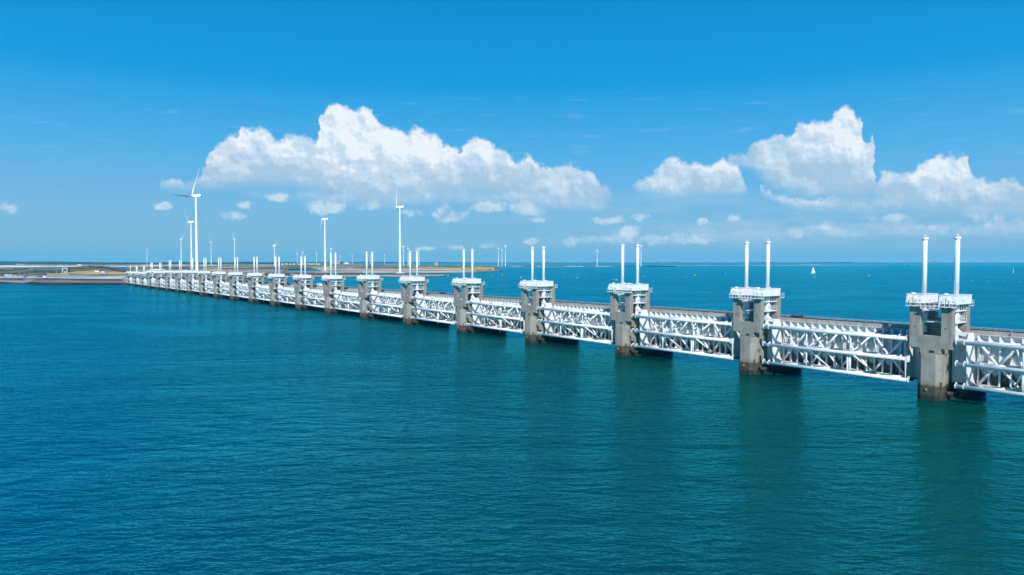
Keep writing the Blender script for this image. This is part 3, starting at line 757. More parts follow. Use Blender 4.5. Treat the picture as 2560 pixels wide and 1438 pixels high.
# road coming off the barrier, climbing the dunes
def road_strip():
    c = [(352, 683.2, 13.1), (320, 679.6, 13.3), (300, 675.2, 13.9), (282, 671.0, 15.0), (262, 667.4, 16.8), (240, 665.2, 18.35), (215, 664.6, 18.9), (190, 664.3, 19.3)]
    mb = MB(); bm = mb.bm; prev = None
    for i, (x, y, z) in enumerate(c):
        p = at_z(x, y, z); w = 9.0 if i < 6 else 12
        q = Vector((0.6, 0.8, 0)) * w
        cur = (bm.verts.new(p - q + Vector((0, 0, .3))), bm.verts.new(p + q + Vector((0, 0, .3))))
        if prev: bm.faces.new((prev[0], prev[1], cur[1], cur[0]))
        prev = cur
    tag(link('road', mb.mesh('road', M['asphalt'])), kind='structure')
road_strip()
# land behind the left half of the barrier, seen between and above the piers
surface('island_ground', [([(300, 700), (420, 700), (520, 690), (600, 688), (660, 686), (710, 683)], 2.0), ([(300, 684), (480, 681), (600, 679.5), (710, 678.6)], 5.0), ([(300, 673), (420, 671), (600, 672), (660, 673), (760, 674)], 6.0)], 318, 712, 8, M['flat'], rough=0.3, sub=2, seed=5)
surface('scrub_ground', [([(300, 677), (480, 676), (600, 676), (700, 673.8), (760, 672.4), (1000, 671.6), (1100, 672.0), (1190, 672.0), (1248, 675)], 3.0), (wave(669, .8, 8), 6.5), ([(300, 668), (420, 667), (560, 665), (640, 664.6), (760, 661), (900, 660.6), (1040, 661.8), (1070, 664.0), (1150, 664.6), (1200, 664.4), (1235, 666)], [(300, 7), (700, 8), (1040, 7.5), (1070, 7), (1235, 5)]), ([(300, 667.4), (760, 660.8), (1235, 664.4)], 1.0)], 318, 1240, 7, M['dune'], rough=0.9, sub=3, seed=6)
surface('dry_meadow', [([(455, 681), (520, 677.5), (700, 675), (760, 673.6)], 5.2), ([(455, 678), (520, 673), (560, 671), (660, 672), (760, 672.6)], 6.8)], 455, 720, 8, M['grass'], rough=0.2, seed=9)
surface('yellow_bank', [([(1030, 669.6), (1240, 673.4)], 5.6), ([(1030, 666.6), (1190, 666.2), (1240, 670)], 7.0)], 1040, 1236, 8, M['grass'], rough=0.3, seed=10)
# tidal flats with a dark weedy edge
surface('tidal_flat', [([(740, 680.4), (900, 681.6), (1190, 681.2), (1248, 677.6)], 0.9), ([(740, 671.8), (1100, 671.6), (1200, 672), (1248, 674.6)], 3.2)], 800, 1248, 8, M['flat'], seed=11)
surface('pale_beach', [([(800, 673.4), (1000, 673.6), (1240, 674.2)], 2.95), ([(800, 671.9), (1000, 671.4), (1240, 672.6)], 3.7)], 800, 1236, 12, M['sand'])
surface('weedy_edge', [([(740, 683.2), (900, 683.6), (1190, 682.8), (1262, 677.6)], -0.2), ([(740, 681.2), (900, 682.2), (1190, 681.4), (1255, 677.4)], 0.95)], 740, 1260, 8, M['revet_dark'], rough=.05, sub=2)
surface('harbour_dam', [([(680, 685.8), (900, 684.4), (940, 684)], 0.0), ([(680, 681.8), (740, 680.6), (830, 680.4), (940, 681.4)], 3.4), ([(680, 679.0), (760, 678.2), (830, 678.6), (940, 680)], 3.0), ([(680, 678.4), (940, 679.6)], -0.4)], 560, 905, 8, M['flat'], rough=.2, sub=2, seed=14)
surface('weedy_edge', [([(690, 686.4), (900, 685.0)], -0.25), ([(690, 683.9), (900, 682.9)], 1.7)], 560, 905, 8, M['revet_dark'], rough=.1, sub=2)
# the spit carrying the two tall turbines
surface('gravel_spit', [([(560, 696), (780, 692.0), (1000, 691.2), (1100, 690.0), (1124, 688.6)], 0.9), ([(560, 688), (780, 686.4), (940, 685.4), (1060, 685.0), (1100, 686.4), (1124, 688.0)], 2.6)], 560, 1124, 8, M['flat'], rough=.12, sub=2, seed=16)
surface('weedy_edge', [([(560, 699), (780, 694.8), (1000, 693.4), (1100, 691.4), (1132, 688.8)], -0.25), ([(560, 696.4), (780, 692.4), (1000, 691.6), (1100, 690.4), (1128, 688.6)], 0.95)], 560, 1130, 8, M['revet_dark'], rough=.08, sub=2)
# far low land and sand bars
surface('far_spit', [([(1130, 668.2), (1400, 667.0), (1600, 666.4), (1690, 665.4)], 0.0), ([(1130, 665.4), (1300, 664.6), (1400, 664.8), (1600, 665.0), (1690, 665.2)], 4.2), ([(1130, 664.6), (1700, 664.8)], 0.5)], 1130, 1690, 10, M['dune'], rough=.7, sub=2, seed=20)
surface('far_spit_flat', [([(1140, 668.8), (1400, 667.6), (1640, 666.8), (1760, 665.6)], -0.1), ([(1140, 667.4), (1400, 666.4), (1640, 665.8), (1760, 665.3)], 0.8)], 1140, 1750, 10, M['flat'])
surface('sand_bar', [([(1650, 664.4), (2000, 663.8), (2220, 663.2)], 0.1), ([(1650, 663.2), (2000, 662.2), (2220, 662.6)], 0.9)], 1640, 2220, 20, M['flat'])
surface('sand_bar', [([(2000, 662.3), (2055, 662.2)], 0.9), ([(1990, 661.6), (2055, 661.6)], 1.8)], 1995, 2052, 20, M['sand'])
# the far island: beach, then wooded dunes
surface('far_beach', [([(-400, 668.6), (100, 667.6), (300, 666.8), (700, 665.6), (760, 663)], 0.3), ([(-400, 663.4), (0, 663.2), (100, 662.4), (300, 662.4), (760, 661.0)], 6.0)], -400, 760, 12, M['sand'], rough=.3, sub=2, seed=21)
bumpy = [(x, 661.4 - 2.2 * max(0, math.sin(x * .045)) * max(0, math.sin(x * .013 + 1)) ) for x in range(-400, 780, 8)]
surface('bare_dunes', [([(-400, 664.2), (760, 662.6)], None, [(0, 4600)]), (bumpy, None, [(0, 4900)]), ([(-400, 661.8), (760, 661.4)], None, [(0, 5600)])], 40, 700, 6, M['flat'], rough=1.0, sub=2, seed=22)
woodtop = [(-400, 652.8), (0, 653.2), (60, 654.3), (125, 653.8), (200, 655.2), (300, 656.2), (400, 656.6), (430, 655.2), (470, 656.0), (560, 656.2), (600, 654.8), (620, 654.4), (650, 656.4), (740, 657.4)]
wt = [(x, interp(woodtop, x) + random.Random(x).uniform(-.35, .35)) for x in range(-400, 760, 6)]
def ridge(name, base, top, D, x0, x1, step, mat):
    # a wooded rise seen far off: front slope, rounded crest and back slope, at its real distance and height
    n = int((x1 - x0) / step); mb = MB(); bm = mb.bm; R_ = []
    for k, (f, dd) in enumerate(((0, 0), (.72, 120), (1.0, 330), (.7, 700), (0, 1100))):
        row = []
        for i in range(n + 1):
            x = x0 + (x1 - x0) * i / n; p = at_d(x, interp(top, x), D + 330); h = max(p.z, 1.0)
            q = Vector((p.x, p.y, 0)); q *= (D + dd) / (D + 330); row.append(bm.verts.new((q.x, q.y, h * f + random.uniform(-.6, .6) * (f > 0) - (2 if f == 0 else 0))))
        R_.append(row)
    for A, B in zip(R_, R_[1:]):
        for i in range(n): bm.faces.new((A[i], A[i + 1], B[i + 1], B[i]))
    tag(link(name, mb.mesh(name, mat)), kind='structure')
ridge('wooded_dunes', None, wt, 7600, -400, 756, 5, M['wood'])
hz = []
for x in range(-500, 3100, 9):
    rr = random.Random(x * 7 + 3); b = 656.6
    if 560 < x < 1180: b = 656.0 - 0.9 * math.sin((x - 560) / 620 * math.pi)
    if 2020 < x < 2130: b = 655.8
    if x > 2130: b = 656.9
    hz.append((x, b + rr.uniform(-.35, .35) - (0.7 if rr.random() < .12 else 0)))
ridge('far_shore', None, hz, 15000, -500, 3090, 6, M['wood'])

# ------------------------------------------------------------------ wind turbines
def turbine_meshes():
    T = {}
    mb = MB(); mb.lathe((0, 0, 0), [(2.5, 0), (2.45, 4), (1.35, 98), (1.35, 99)], 20); T['tower'] = mb.mesh('tower', M['turbine'])
    mb = MB(); mb.prism([(-4.2, -1.9), (7.5, -1.7), (8.2, 0.0), (7.8, 1.9), (-3.0, 2.1), (-4.4, 0.6)], -1.8, 1.8, 'y')
    mb.box(5.2, 6.8, -1.2, 1.2, 1.88, 3.6); T['nacelle'] = mb.mesh('nacelle', M['turbine'], 0.25)
    mb = MB(); mb.box(6.0, 7.4, -1.0, 1.0, 3.6, 3.9); T['cooler'] = mb.mesh('cooler', M['steel_dark'])
    mb = MB(); mb.tube((-4.3, 0, 0), (-7.4, 0, 0), 1.7, 1.45, 16); mb.tube((-7.4, 0, 0), (-8.5, 0, 0), 1.45, 0.3, 16)
    T['hub'] = mb.mesh('hub', M['turbine'])
    # blade along +z from the hub, 64 m scaled to 1 = 50 m
    mb = MB(); bm = mb.bm; rings = []
    for r_, c_, th, tw in ((1.2, 1.6, 1.6, 90), (4.5, 1.7, 1.4, 60), (9, 3.0, .8, 24), (16, 2.6, .55, 15), (26, 1.9, .36, 9), (38, 1.25, .22, 5), (46, .75, .13, 3), (49.5, .25, .06, 1)):
        t = R(tw + 8); ring = []
        for k in range(10):
            a = 2 * math.pi * k / 10; px = math.cos(a) * c_ / 2 - c_ * .18; pt = math.sin(a) * th / 2
            ring.append(bm.verts.new((-5.9 + px * math.sin(t) + pt * math.cos(t), px * math.cos(t) - pt * math.sin(t), r_)))
        rings.append(ring)
    for A, B in zip(rings, rings[1:]):
        for k in range(10):
            f = bm.faces.new((A[k], A[(k + 1) % 10], B[(k + 1) % 10], B[k])); f.smooth = True
    bm.faces.new(rings[0][::-1]); bm.faces.new(rings[-1]); T['blade'] = mb.mesh('blade', M['blade'])
    mb = MB(); mb.lathe((0, 0, 0), [(9, -1.5), (8, .6), (3.4, 1.2), (3.4, 2.0), (2.6, 2.0)], 20); T['base'] = mb.mesh('foundation', M['kerb'])
    mb = MB()
    for k in range(9): mb.box(-2.9 - .2 * k, -2.7 - .2 * k, -.6, .6, 1.9 - .2 * k, 2.0 - .2 * k)
    T['stair'] = mb.mesh('stair', M['galv'])
    return T
TM = turbine_meshes()
def turbine(x, y, D, L, yaw, rot, label, ground=3.0):
    """hub seen at (x, y) at D metres, blade length L; yaw: heading of the rotor; rot: turn of the rotor"""
    h = at_d(x, y, D); s = L / 50.0
    t = thing('wind_turbine', label, 'wind turbine', (h.x, h.y, ground), R(yaw) + math.atan((1280 - x) / F), 'wind turbines beyond the barrier')
    tw = link('tower', TM['tower'], t); tw.scale = (s, s, (h.z - ground - 1.6 * s) / 99.0)
    n = link('nacelle', TM['nacelle'], t, (0, 0, h.z - ground)); n.scale = (s, s, s)
    link('cooler', TM['cooler'], n)
    hb = link('hub', TM['hub'], t, (0, 0, h.z - ground)); hb.scale = (s, s, s)
    for k in range(3):
        b = link('blade', TM['blade'], t, (0, 0, h.z - ground)); b.scale = (s, s, s)
        b.rotation_euler = (R(rot + 120 * k), 0, 0)
    if L > 45 and D < 2300:
        f = link('foundation', TM['base'], t); f.scale = (s, s, 1)
        st = link('stair', TM['stair'], t, (0, 0, 0)); st.scale = (s, s, 1)
# yaw 0 points the rotor towards -x (left in the photo); rot 0 puts a blade straight up
TURB = [
    (490, 490, 1321, 63, -30, -27, 'biggest wind turbine on the left, in front of the cloud, one blade pointing left'),
    (477.5, 555, 2137, 64, -30, 30, 'second tall turbine just left of the biggest one, lower blade pointing down left'),
    (452.4, 599.5, 3900, 60, -50, 74, 'smaller turbine left of the two big ones, blade raised to the upper right'),
    (527.5, 606.5, 4480, 50, -44, 0, 'small turbine standing between the sixth and seventh visible pier pairs near the big turbine'),
    (586.3, 598, 3825, 52, -44, 4, 'slim turbine with upright blade rising right behind a pair of white cylinders'),
    (686, 613.8, 3500, 62, -30, 50, 'turbine left of the middle with its rotor turned like a Y'),
    (743, 633.6, 5600, 45, 8, 10, 'tiny turbine seen edge on, left of a closely spaced pair', ),
    (756.5, 630.8, 5000, 45, 8, 15, 'tiny edge on turbine rising directly above a pair of pier cylinders'),
    (791.6, 633.2, 5300, 42, 5, 12, 'tiny edge on turbine standing alone left of the tall spit turbine'),
    (812, 548, 2034, 63, -18, 30, 'tall turbine on the left of the spit, on its own pale foundation'),
    (827.6, 621.2, 4300, 50, 15, 4, 'small turbine right behind the tall left spit turbine'),
    (851, 639.6, 7000, 42, 10, 0, 'very faint distant turbine above the brown block building'),
    (880.6, 638, 6600, 40, 12, 20, 'very faint distant turbine just right of the white dome'),
    (926, 639.6, 7200, 42, 10, 10, 'very faint distant turbine between the two cylinders of one pier'),
    (961.6, 637.6, 6900, 42, 10, 0, 'very faint distant turbine standing alone left of the tall right spit turbine'),
    (999.5, 518, 1708, 66, -20, -3, 'tall turbine on the right of the spit with one blade straight up'),
    (1008.3, 616, 3900, 42, 5, 12, 'small turbine just right of the tall right spit turbine'),
    (1020.4, 620.6, 4100, 42, 15, 6, 'small turbine with dark upright blade behind the left cylinder of a pier'),
    (1047.6, 624.6, 4300, 42, 5, 2, 'small turbine with upright blade just right of a pier cylinder'),
    (1246, 620.8, 4300, 42, 18, -12, 'leftmost turbine of the cluster of three on the far spit'),
    (1255, 625, 4900, 42, 18, -8, 'middle and lowest turbine of the cluster of three on the far spit'),
    (1263.6, 615, 3950, 44, 18, 4, 'right and tallest turbine of the cluster of three on the far spit'),
    (1492.7, 625.2, 4300, 40, 55, 3, 'turbine standing alone on the far spit between two piers'),
    (1553.6, 617, 4000, 44, 55, -10, 'turbine hidden behind a white pier cylinder, only its blade tips showing'),
    (1602.7, 614.8, 3900, 40, 10, 5, 'turbine just right of a white cylinder at the end of the far spit'),
]
for a in TURB: turbine(*a)

# ------------------------------------------------------------------ vehicles, boats, buoys, buildings
def paint(name, col, rough=0.35): 
    if name not in M: M[name] = mat_plain(name, col, rough, 0.04, 1.0)
    return M[name]
def make_car(label, cat, loc, rotz, body, kind='car', group=None):
    """cars are built along local x, nose to +x"""
    t = thing({'car': 'car', 'van': 'van', 'truck': 'truck'}[kind], label, cat, loc, rotz, group)
    if kind == 'car':
        prof = [(-2.15, .35), (2.1, .35), (2.2, .62), (2.05, .82), (1.05, .95), (.35, 1.42), (-1.15, 1.46), (-1.85, 1.02), (-2.2, .92)]
        gl = [(1.0, .96), (.36, 1.36), (-1.1, 1.40), (-1.72, 1.0)]; w = .86; wx = (1.38, -1.35); wr = .33
    elif kind == 'van':
        prof = [(-2.6, .4), (2.4, .4), (2.5, .8), (2.3, 1.15), (1.55, 1.35), (1.0, 2.2), (-2.6, 2.3)]
        gl = [(1.5, 1.36), (1.02, 2.05), (.1, 2.05), (.1, 1.36)]; w = .98; wx = (1.6, -1.7); wr = .36
    else:
        prof = [(2.0, .6), (4.1, .6), (4.15, 1.6), (3.8, 2.7), (2.0, 2.8)]; gl = [(4.1, 1.65), (3.83, 2.5), (3.1, 2.5), (3.1, 1.65)]; w = 1.2; wx = (3.2, -1.6, -2.8); wr = .5
    mb = MB(); mb.prism(prof, -w, w, 'y'); link('body', mb.mesh('body', body, .05), t)
    mb = MB(); mb.prism(gl, -w - .01, w + .01, 'y'); link('window', mb.mesh('window', M['glass']), t)
    if kind == 'truck':
        mb = MB(); mb.box(-4.2, 1.85, -1.25, 1.25, 1.0, 3.6); link('cargo_box', mb.mesh('cargo_box', body, .04), t)
        mb = MB(); mb.box(-4.2, 2.2, -.5, .5, .62, .99); link('chassis', mb.mesh('chassis', M['steel_dark']), t)
    mb = MB(); mb.tube((0, -.12, 0), (0, .12, 0), wr, seg=14); wm = mb.mesh('wheel', M['black'])
    mb = MB(); mb.tube((0, -.13, 0), (0, .13, 0), wr * .55, seg=10); rm = mb.mesh('rim', M['galv'])
    for x in wx:
        for y in (-w + .08, w - .08):
            q = link('wheel', wm, t, (x, y, wr)); link('rim', rm, q)
    return t
def road_at(x, v, z=13.108):
    """point of the bridge road seen at picture column x, v metres across"""
    r = ray(x, 790); rd = Vector((r.x, r.y)); O = Vector((X0, Z0))
    tt = (O.dot(PER) + v) / rd.dot(PER); q = rd * tt; return (q.x, q.y, z)
make_car('dark green car driving on the bridge road near the second pier from the right', 'car', road_at(1984, 11.6), ROT + math.pi, paint('dark_green_car_paint', (0.008, 0.035, 0.028), .2), 'car', 'traffic on the barrier road')
make_car('dark red car close behind the dark green one on the bridge road', 'car', road_at(1997, 15.6), ROT, paint('dark_red_car_paint', (0.09, 0.01, 0.015), .2), 'car', 'traffic on the barrier road')
make_car('black car on the bridge road between the fifth and sixth piers from the right', 'car', road_at(1107, 14.5), ROT, paint('black_car_paint', (0.01, 0.014, 0.03), .2), 'car', 'traffic on the barrier road')
make_car('dark car on the bridge road just left of the eighth visible cylinder pair', 'car', road_at(719, 14.5), ROT, paint('black_car_paint', (0.01, 0.014, 0.03), .2), 'car', 'traffic on the barrier road')
make_car('white van on the bridge road between the eighth and ninth piers from the right', 'van', road_at(800, 14.5), ROT, paint('white_car_paint', (0.7, 0.72, 0.74), .3), 'van', 'traffic on the barrier road')

def skin_mesh(name, chains, radii, mat):
    me = bpy.data.meshes.new(name); verts = []; idx = {}; edges = []; rad = []
    for ch in chains:
        for k, p in enumerate(ch):
            key = p[0]
            if key not in idx: idx[key] = len(verts); verts.append(p[1]); rad.append(radii[key])
            if k: edges.append((idx[ch[k - 1][0]], idx[key]))
    me.from_pydata(verts, edges, []); o = bpy.data.objects.new(name, me); COL.objects.link(o)
    md = o.modifiers.new('skin', 'SKIN'); md.use_smooth_shade = True
    for i, r in enumerate(rad): me.skin_vertices[0].data[i].radius = (r, r)
    me.skin_vertices[0].data[0].use_root = True
    sb = o.modifiers.new('sub', 'SUBSURF'); sb.levels = 1; sb.render_levels = 2
    dg = bpy.context.evaluated_depsgraph_get(); m2 = bpy.data.meshes.new_from_object(o.evaluated_get(dg)); m2.name = name
    m2.materials.clear(); m2.materials.append(mat); bpy.data.objects.remove(o); return m2
def cyclist():
    loc = road_at(2527, 7.0, 12.702)
    b = thing('bicycle', 'dark bicycle ridden along the walkway near the right edge of the photo', 'bicycle', loc, ROT)
    for x in (-.52, .52):
        mb = MB(); n = 20
        for i in range(n):
            a0 = 2 * math.pi * i / n; a1 = 2 * math.pi * (i + 1) / n
            mb.tube((x + .33 * math.cos(a0), 0, .34 + .33 * math.sin(a0)), (x + .33 * math.cos(a1), 0, .34 + .33 * math.sin(a1)), .02, seg=5, caps=False)
        for i in range(6):
            a0 = math.pi * i / 6; mb.tube((x - .33 * math.cos(a0), 0, .34 - .33 * math.sin(a0)), (x + .33 * math.cos(a0), 0, .34 + .33 * math.sin(a0)), .004, seg=3)
        link('wheel', mb.mesh('wheel', M['black']), b)
    mb = MB()
    for p, q in (((-.52, 0, .34), (-.1, 0, .32)), ((-.52, 0, .34), (-.2, 0, .82)), ((-.1, 0, .32), (-.22, 0, .92)), ((-.1, 0, .32), (.36, 0, .78)), ((-.2, 0, .82), (.36, 0, .84)), ((.52, 0, .34), (.34, 0, .98))): mb.tube(p, q, .018, seg=6)
    link('frame', mb.mesh('frame', M['steel_dark']), b)
    mb = MB(); mb.tube((.34, -.24, 1.0), (.34, .24, 1.0), .014, seg=6); link('handlebar', mb.mesh('handlebar', M['galv']), b)
    mb = MB(); mb.prism([(-.36, -.08), (-.08, -.03), (-.08, .03), (-.36, .08)], .92, .97); link('saddle', mb.mesh('saddle', M['black']), b)
    skin = paint('skin', (0.42, 0.24, 0.16), .6); blue = paint('blue_cloth', (0.02, 0.10, 0.42), .8); dark = paint('dark_cloth', (0.015, 0.018, 0.03), .8)
    V = Vector
    P = {'pelvis': (-.2, 0, 1.02), 'waist': (-.12, 0, 1.18), 'chest': (.02, 0, 1.40), 'neck': (.12, 0, 1.55), 'head': (.17, 0, 1.68), 'top': (.18, 0, 1.78),
         'lh': (-.17, .10, .98), 'lk': (.17, .11, .80), 'la': (.02, .12, .40), 'lt': (.16, .12, .36), 'rh': (-.17, -.10, .98), 'rk': (.10, -.11, .66), 'ra': (-.12, -.12, .24), 'rt': (.03, -.12, .19),
         'ls': (.05, .19, 1.44), 'le': (.20, .25, 1.22), 'lw': (.33, .23, 1.05), 'rs': (.05, -.19, 1.44), 're': (.20, -.25, 1.22), 'rw': (.33, -.23, 1.05)}
    RR = {'pelvis': .14, 'waist': .13, 'chest': .16, 'neck': .06, 'head': .10, 'top': .075, 'lh': .09, 'lk': .065, 'la': .045, 'lt': .035, 'rh': .09, 'rk': .065, 'ra': .045, 'rt': .035,
          'ls': .065, 'le': .045, 'lw': .03, 'rs': .065, 're': .045, 'rw': .03}
    def ch(*ks): return [(k, P[k]) for k in ks]
    chains = [ch('pelvis', 'waist', 'chest', 'neck', 'head', 'top'), ch('pelvis', 'lh', 'lk', 'la', 'lt'), ch('pelvis', 'rh', 'rk', 'ra', 'rt'), ch('chest', 'ls', 'le', 'lw'), ch('chest', 'rs', 're', 'rw')]
    p = thing('person', 'cyclist in a blue jacket riding on the walkway near the right edge', 'person', loc, ROT)
    link('body', skin_mesh('body', chains, RR, skin), p)
    RJ = {k: r + .022 for k, r in RR.items()}
    link('jacket', skin_mesh('jacket', [ch('pelvis', 'waist', 'chest'), ch('chest', 'ls', 'le'), ch('chest', 'rs', 're')], RJ, blue), p)
    link('trousers', skin_mesh('trousers', [ch('pelvis', 'lh', 'lk', 'la'), ch('pelvis', 'rh', 'rk', 'ra')], {k: r + .012 for k, r in RR.items()}, dark), p)
    mb = MB(); mb.lathe((.17, 0, 1.70), [(.0, .14), (.08, .12), (.125, .04), (.13, -.01)], 12); link('helmet', mb.mesh('helmet', M['galv']), p)
cyclist()

# buoys
def buoy(x, y, label, col, h=3.2, style='can', name='buoy'):
    p = at_z(x, y, 0); h *= 0.75; s = h / 3.2
    t = thing(name, label, 'buoy', (p.x, p.y, 0), random.uniform(0, 6), 'buoys on the basin side water')
    m = paint(col[0], col[1], .5)
    mb = MB()
    if style == 'can': prof = [(1.1 * s, -.5), (1.25 * s, .1), (1.25 * s, .9 * s), (1.0 * s, 1.1 * s), (.5 * s, 1.2 * s)]
    elif style == 'ball': prof = [(.4 * s, -.6), (1.5 * s, .0), (2.0 * s, .7 * s), (1.8 * s, 1.6 * s), (1.0 * s, 2.2 * s), (.3 * s, 2.4 * s)]
    else: prof = [(.55 * s, -.5), (.6 * s, 1.2 * s), (.42 * s, 2.6 * s), (.2 * s, 3.2 * s)]
    mb.lathe((0, 0, 0), prof, 14); link('float', mb.mesh('float', m), t)
    if style == 'can':
        mb = MB()
        for k in range(4):
            a = k * math.pi / 2; mb.tube((.9 * s * math.cos(a), .9 * s * math.sin(a), .9 * s), (.2 * s * math.cos(a), .2 * s * math.sin(a), 3.0 * s), .07 * s, seg=5)
        mb.lathe((0, 0, 0), [(.3 * s, 2.7 * s), (.3 * s, 3.2 * s)], 8); link('cage', mb.mesh('cage', m), t)
    mb = MB(); mb.tube((0, 0, prof[-1][1] - .05), (0, 0, h * 1.1), .06 * s, seg=5); link('mast', mb.mesh('mast', M['steel_dark']), t)
YEL = ('yellow_buoy_paint', (0.72, 0.36, 0.02)); RED = ('red_buoy_paint', (0.55, 0.03, 0.03)); GRN = ('green_buoy_paint', (0.02, 0.30, 0.12)); WHT = ('white_buoy_paint', (0.7, 0.7, 0.68)); ORG = ('orange_buoy_paint', (0.75, 0.20, 0.02))
buoy(1540.8, 701.4, 'big yellow ball buoy left of the third pier from the right', YEL, 3.6, 'ball')
buoy(1303, 694.6, 'yellow buoy left of the fourth pier from the right', YEL, 3.2, 'ball')
buoy(1256, 688.6, 'small yellow cage buoy near the tip of the sandy land', YEL, 4.2, 'can')
buoy(1230, 690.6, 'tiny yellow buoy left of the small yellow cage buoy', YEL, 1.6, 'ball')
buoy(1610, 692.6, 'orange ball buoy between the second and third piers from the right', ORG, 3.0, 'ball')
buoy(1737, 689.4, 'yellow cage buoy midway between the second and third piers from the right', YEL, 5.0, 'can')
buoy(1814.8, 684.4, 'red spar buoy left of the second pier from the right', RED, 4.0, 'spar')
buoy(1412.8, 683.2, 'red spar buoy between the third and fourth piers from the right', RED, 4.0, 'spar')
buoy(1563, 683.4, 'red spar buoy close behind the third pier from the right', RED, 3.4, 'spar')
buoy(1467.7, 687.2, 'green spar buoy left of the third pier from the right', GRN, 4.0, 'spar')
buoy(2276, 686.2, 'green spar buoy just left of the nearest pier cylinders', GRN, 3.4, 'spar')
buoy(1443.6, 695.2, 'pinkish white can buoy between the third and fourth piers from the right', WHT, 2.2, 'ball')
buoy(1532, 699.6, 'small white buoy beside the big yellow ball buoy', WHT, 2.2, 'spar')
buoy(2037.4, 693.8, 'orange buoy just below the big sailing boat', ORG, 3.0, 'ball')
buoy(2173.3, 690.4, 'tall yellow cage buoy right of the big sailing boat', YEL, 5.4, 'can')
floats = [(1665, 692.4), (1692, 692.4), (1718, 692.6), (1946, 693.2), (1975, 693.4), (2005, 693.6), (2343, 699), (2375, 701), (2430, 702.4), (2469, 703.6), (2508, 704.2), (2548, 705.2)]
mbf = MB(); mbf.lathe((0, 0, 0), [(.15, -.3), (.42, -.1), (.5, .25), (.4, .5), (.12, .6)], 10); fm = mbf.mesh('mussel_float', paint('pink_float_paint', (0.60, 0.42, 0.40), .5))
for i, (x, y) in enumerate(floats):
    p = at_z(x, y, 0); o = link('mooring_float', fm, None, (p.x, p.y, 0))
    tag(o, 'tiny pale float in the dotted line %s the %s' % (('right of', 'nearest pier') if x > 2400 else ('behind', 'nearest pier') if x > 2200 else ('right of', 'second pier from the right') if x > 1900 else ('right of', 'third pier from the right')), 'float', 'line of small floats')

def sailboat(x, y, D, label, mast=14.0, heading=0.4, hull=10.0, sails=True, group='sailing boats on the basin'):
    h = at_d(x, y, D); t = thing('sailboat', label, 'sailing boat', (h.x, h.y, 0), heading, group); s = hull / 10
    mb = MB(); bm = mb.bm; secs = [(-5, 1.2, .9), (-3, 1.6, .95), (0, 1.75, 1.0), (3, 1.2, 1.15), (5, .08, 1.35)]; rings = []
    for xx, w, z in secs: rings.append([bm.verts.new((xx * s, a * w * s, b)) for a, b in ((-1, z), (-.85, .1), (0, -.6), (.85, .1), (1, z))])
    for A, B in zip(rings, rings[1:]):
        for k in range(4): bm.faces.new((A[k], A[k + 1], B[k + 1], B[k]))
        bm.faces.new((A[4], A[0], B[0], B[4]))
    bm.faces.new(rings[0]); bm.faces.new(rings[-1][::-1])
    link('hull', mb.mesh('hull', paint('hull_paint', (0.5, 0.55, 0.6), .3) if sails else M['white']), t)
    mb = MB(); mb.prism([(-2.2 * s, 1.0), (1.8 * s, 1.0), (1.2 * s, 1.55), (-2.0 * s, 1.6)], -.8 * s, .8 * s, 'y'); link('cabin', mb.mesh('cabin', M['white']), t)
    mb = MB(); mb.tube((.8 * s, 0, 1.0), (.8 * s, 0, mast), .09, .05, 6); mb.tube((.8 * s, 0, 2.2), (-3.8 * s, .5, 2.2), .06, seg=5); link('mast', mb.mesh('mast', M['galv']), t)
    if sails:
        sm = paint('sailcloth', (0.78, 0.79, 0.78), .7)
        def sail(pts, name):
            # a curved cloth with a belly
            a, b, c = [Vector(p) for p in pts]; mb = MB(); bm = mb.bm; n = 7; rows = []
            for i in range(n + 1):
                f = i / n; l = a.lerp(c, f); r = b.lerp(c, f); row = []
                for j in range(5):
                    g = j / 4; p = l.lerp(r, g); p.y += .9 * s * math.sin(g * math.pi) * (1 - f); row.append(p)
                rows.append(row)
            for off_ in (0, .03):
                vv = [[bm.verts.new(p + Vector((0, off_, 0))) for p in r] for r in rows]
                for A, B in zip(vv, vv[1:]):
                    for j in range(4):
                        f = bm.faces.new((A[j], A[j + 1], B[j + 1], B[j])); f.smooth = True
            link(name, mb.mesh(name, sm), t)
        sail([(.75 * s, 0, 2.3), (-3.7 * s, .5, 2.3), (.75 * s, 0, mast - .3)], 'mainsail')
        sail([(4.7 * s, 0, 1.5), (.2 * s, .6, 1.8), (.9 * s, 0, mast - 1.5)], 'jib')
sailboat(2033.5, 683.8, 1780, 'white sailing boat under full sail between the two nearest piers', 17.5, 2.6, 11.5)
sailboat(2533.4, 682.4, 1860, 'small white sailing boat near the right edge of the photo', 14.5, .9, 8)
sailboat(2510, 660.4, 7500, 'tiny distant white sail on the horizon at the far right', 12, .3, 9)
sailboat(2278, 660.4, 7400, 'tiny distant white sail on the horizon just left of the nearest pier', 12, .3, 9)
sailboat(617.5, 688.5, 1560, 'moored sailing boat with bare mast in the harbour behind the piers', 20, .2, 11, False, 'boats moored in the harbour')
sailboat(790.5, 687.4, 1600, 'moored sailing boat with bare mast left of the tall spit turbine', 10, .2, 8, False, 'boats moored in the harbour')
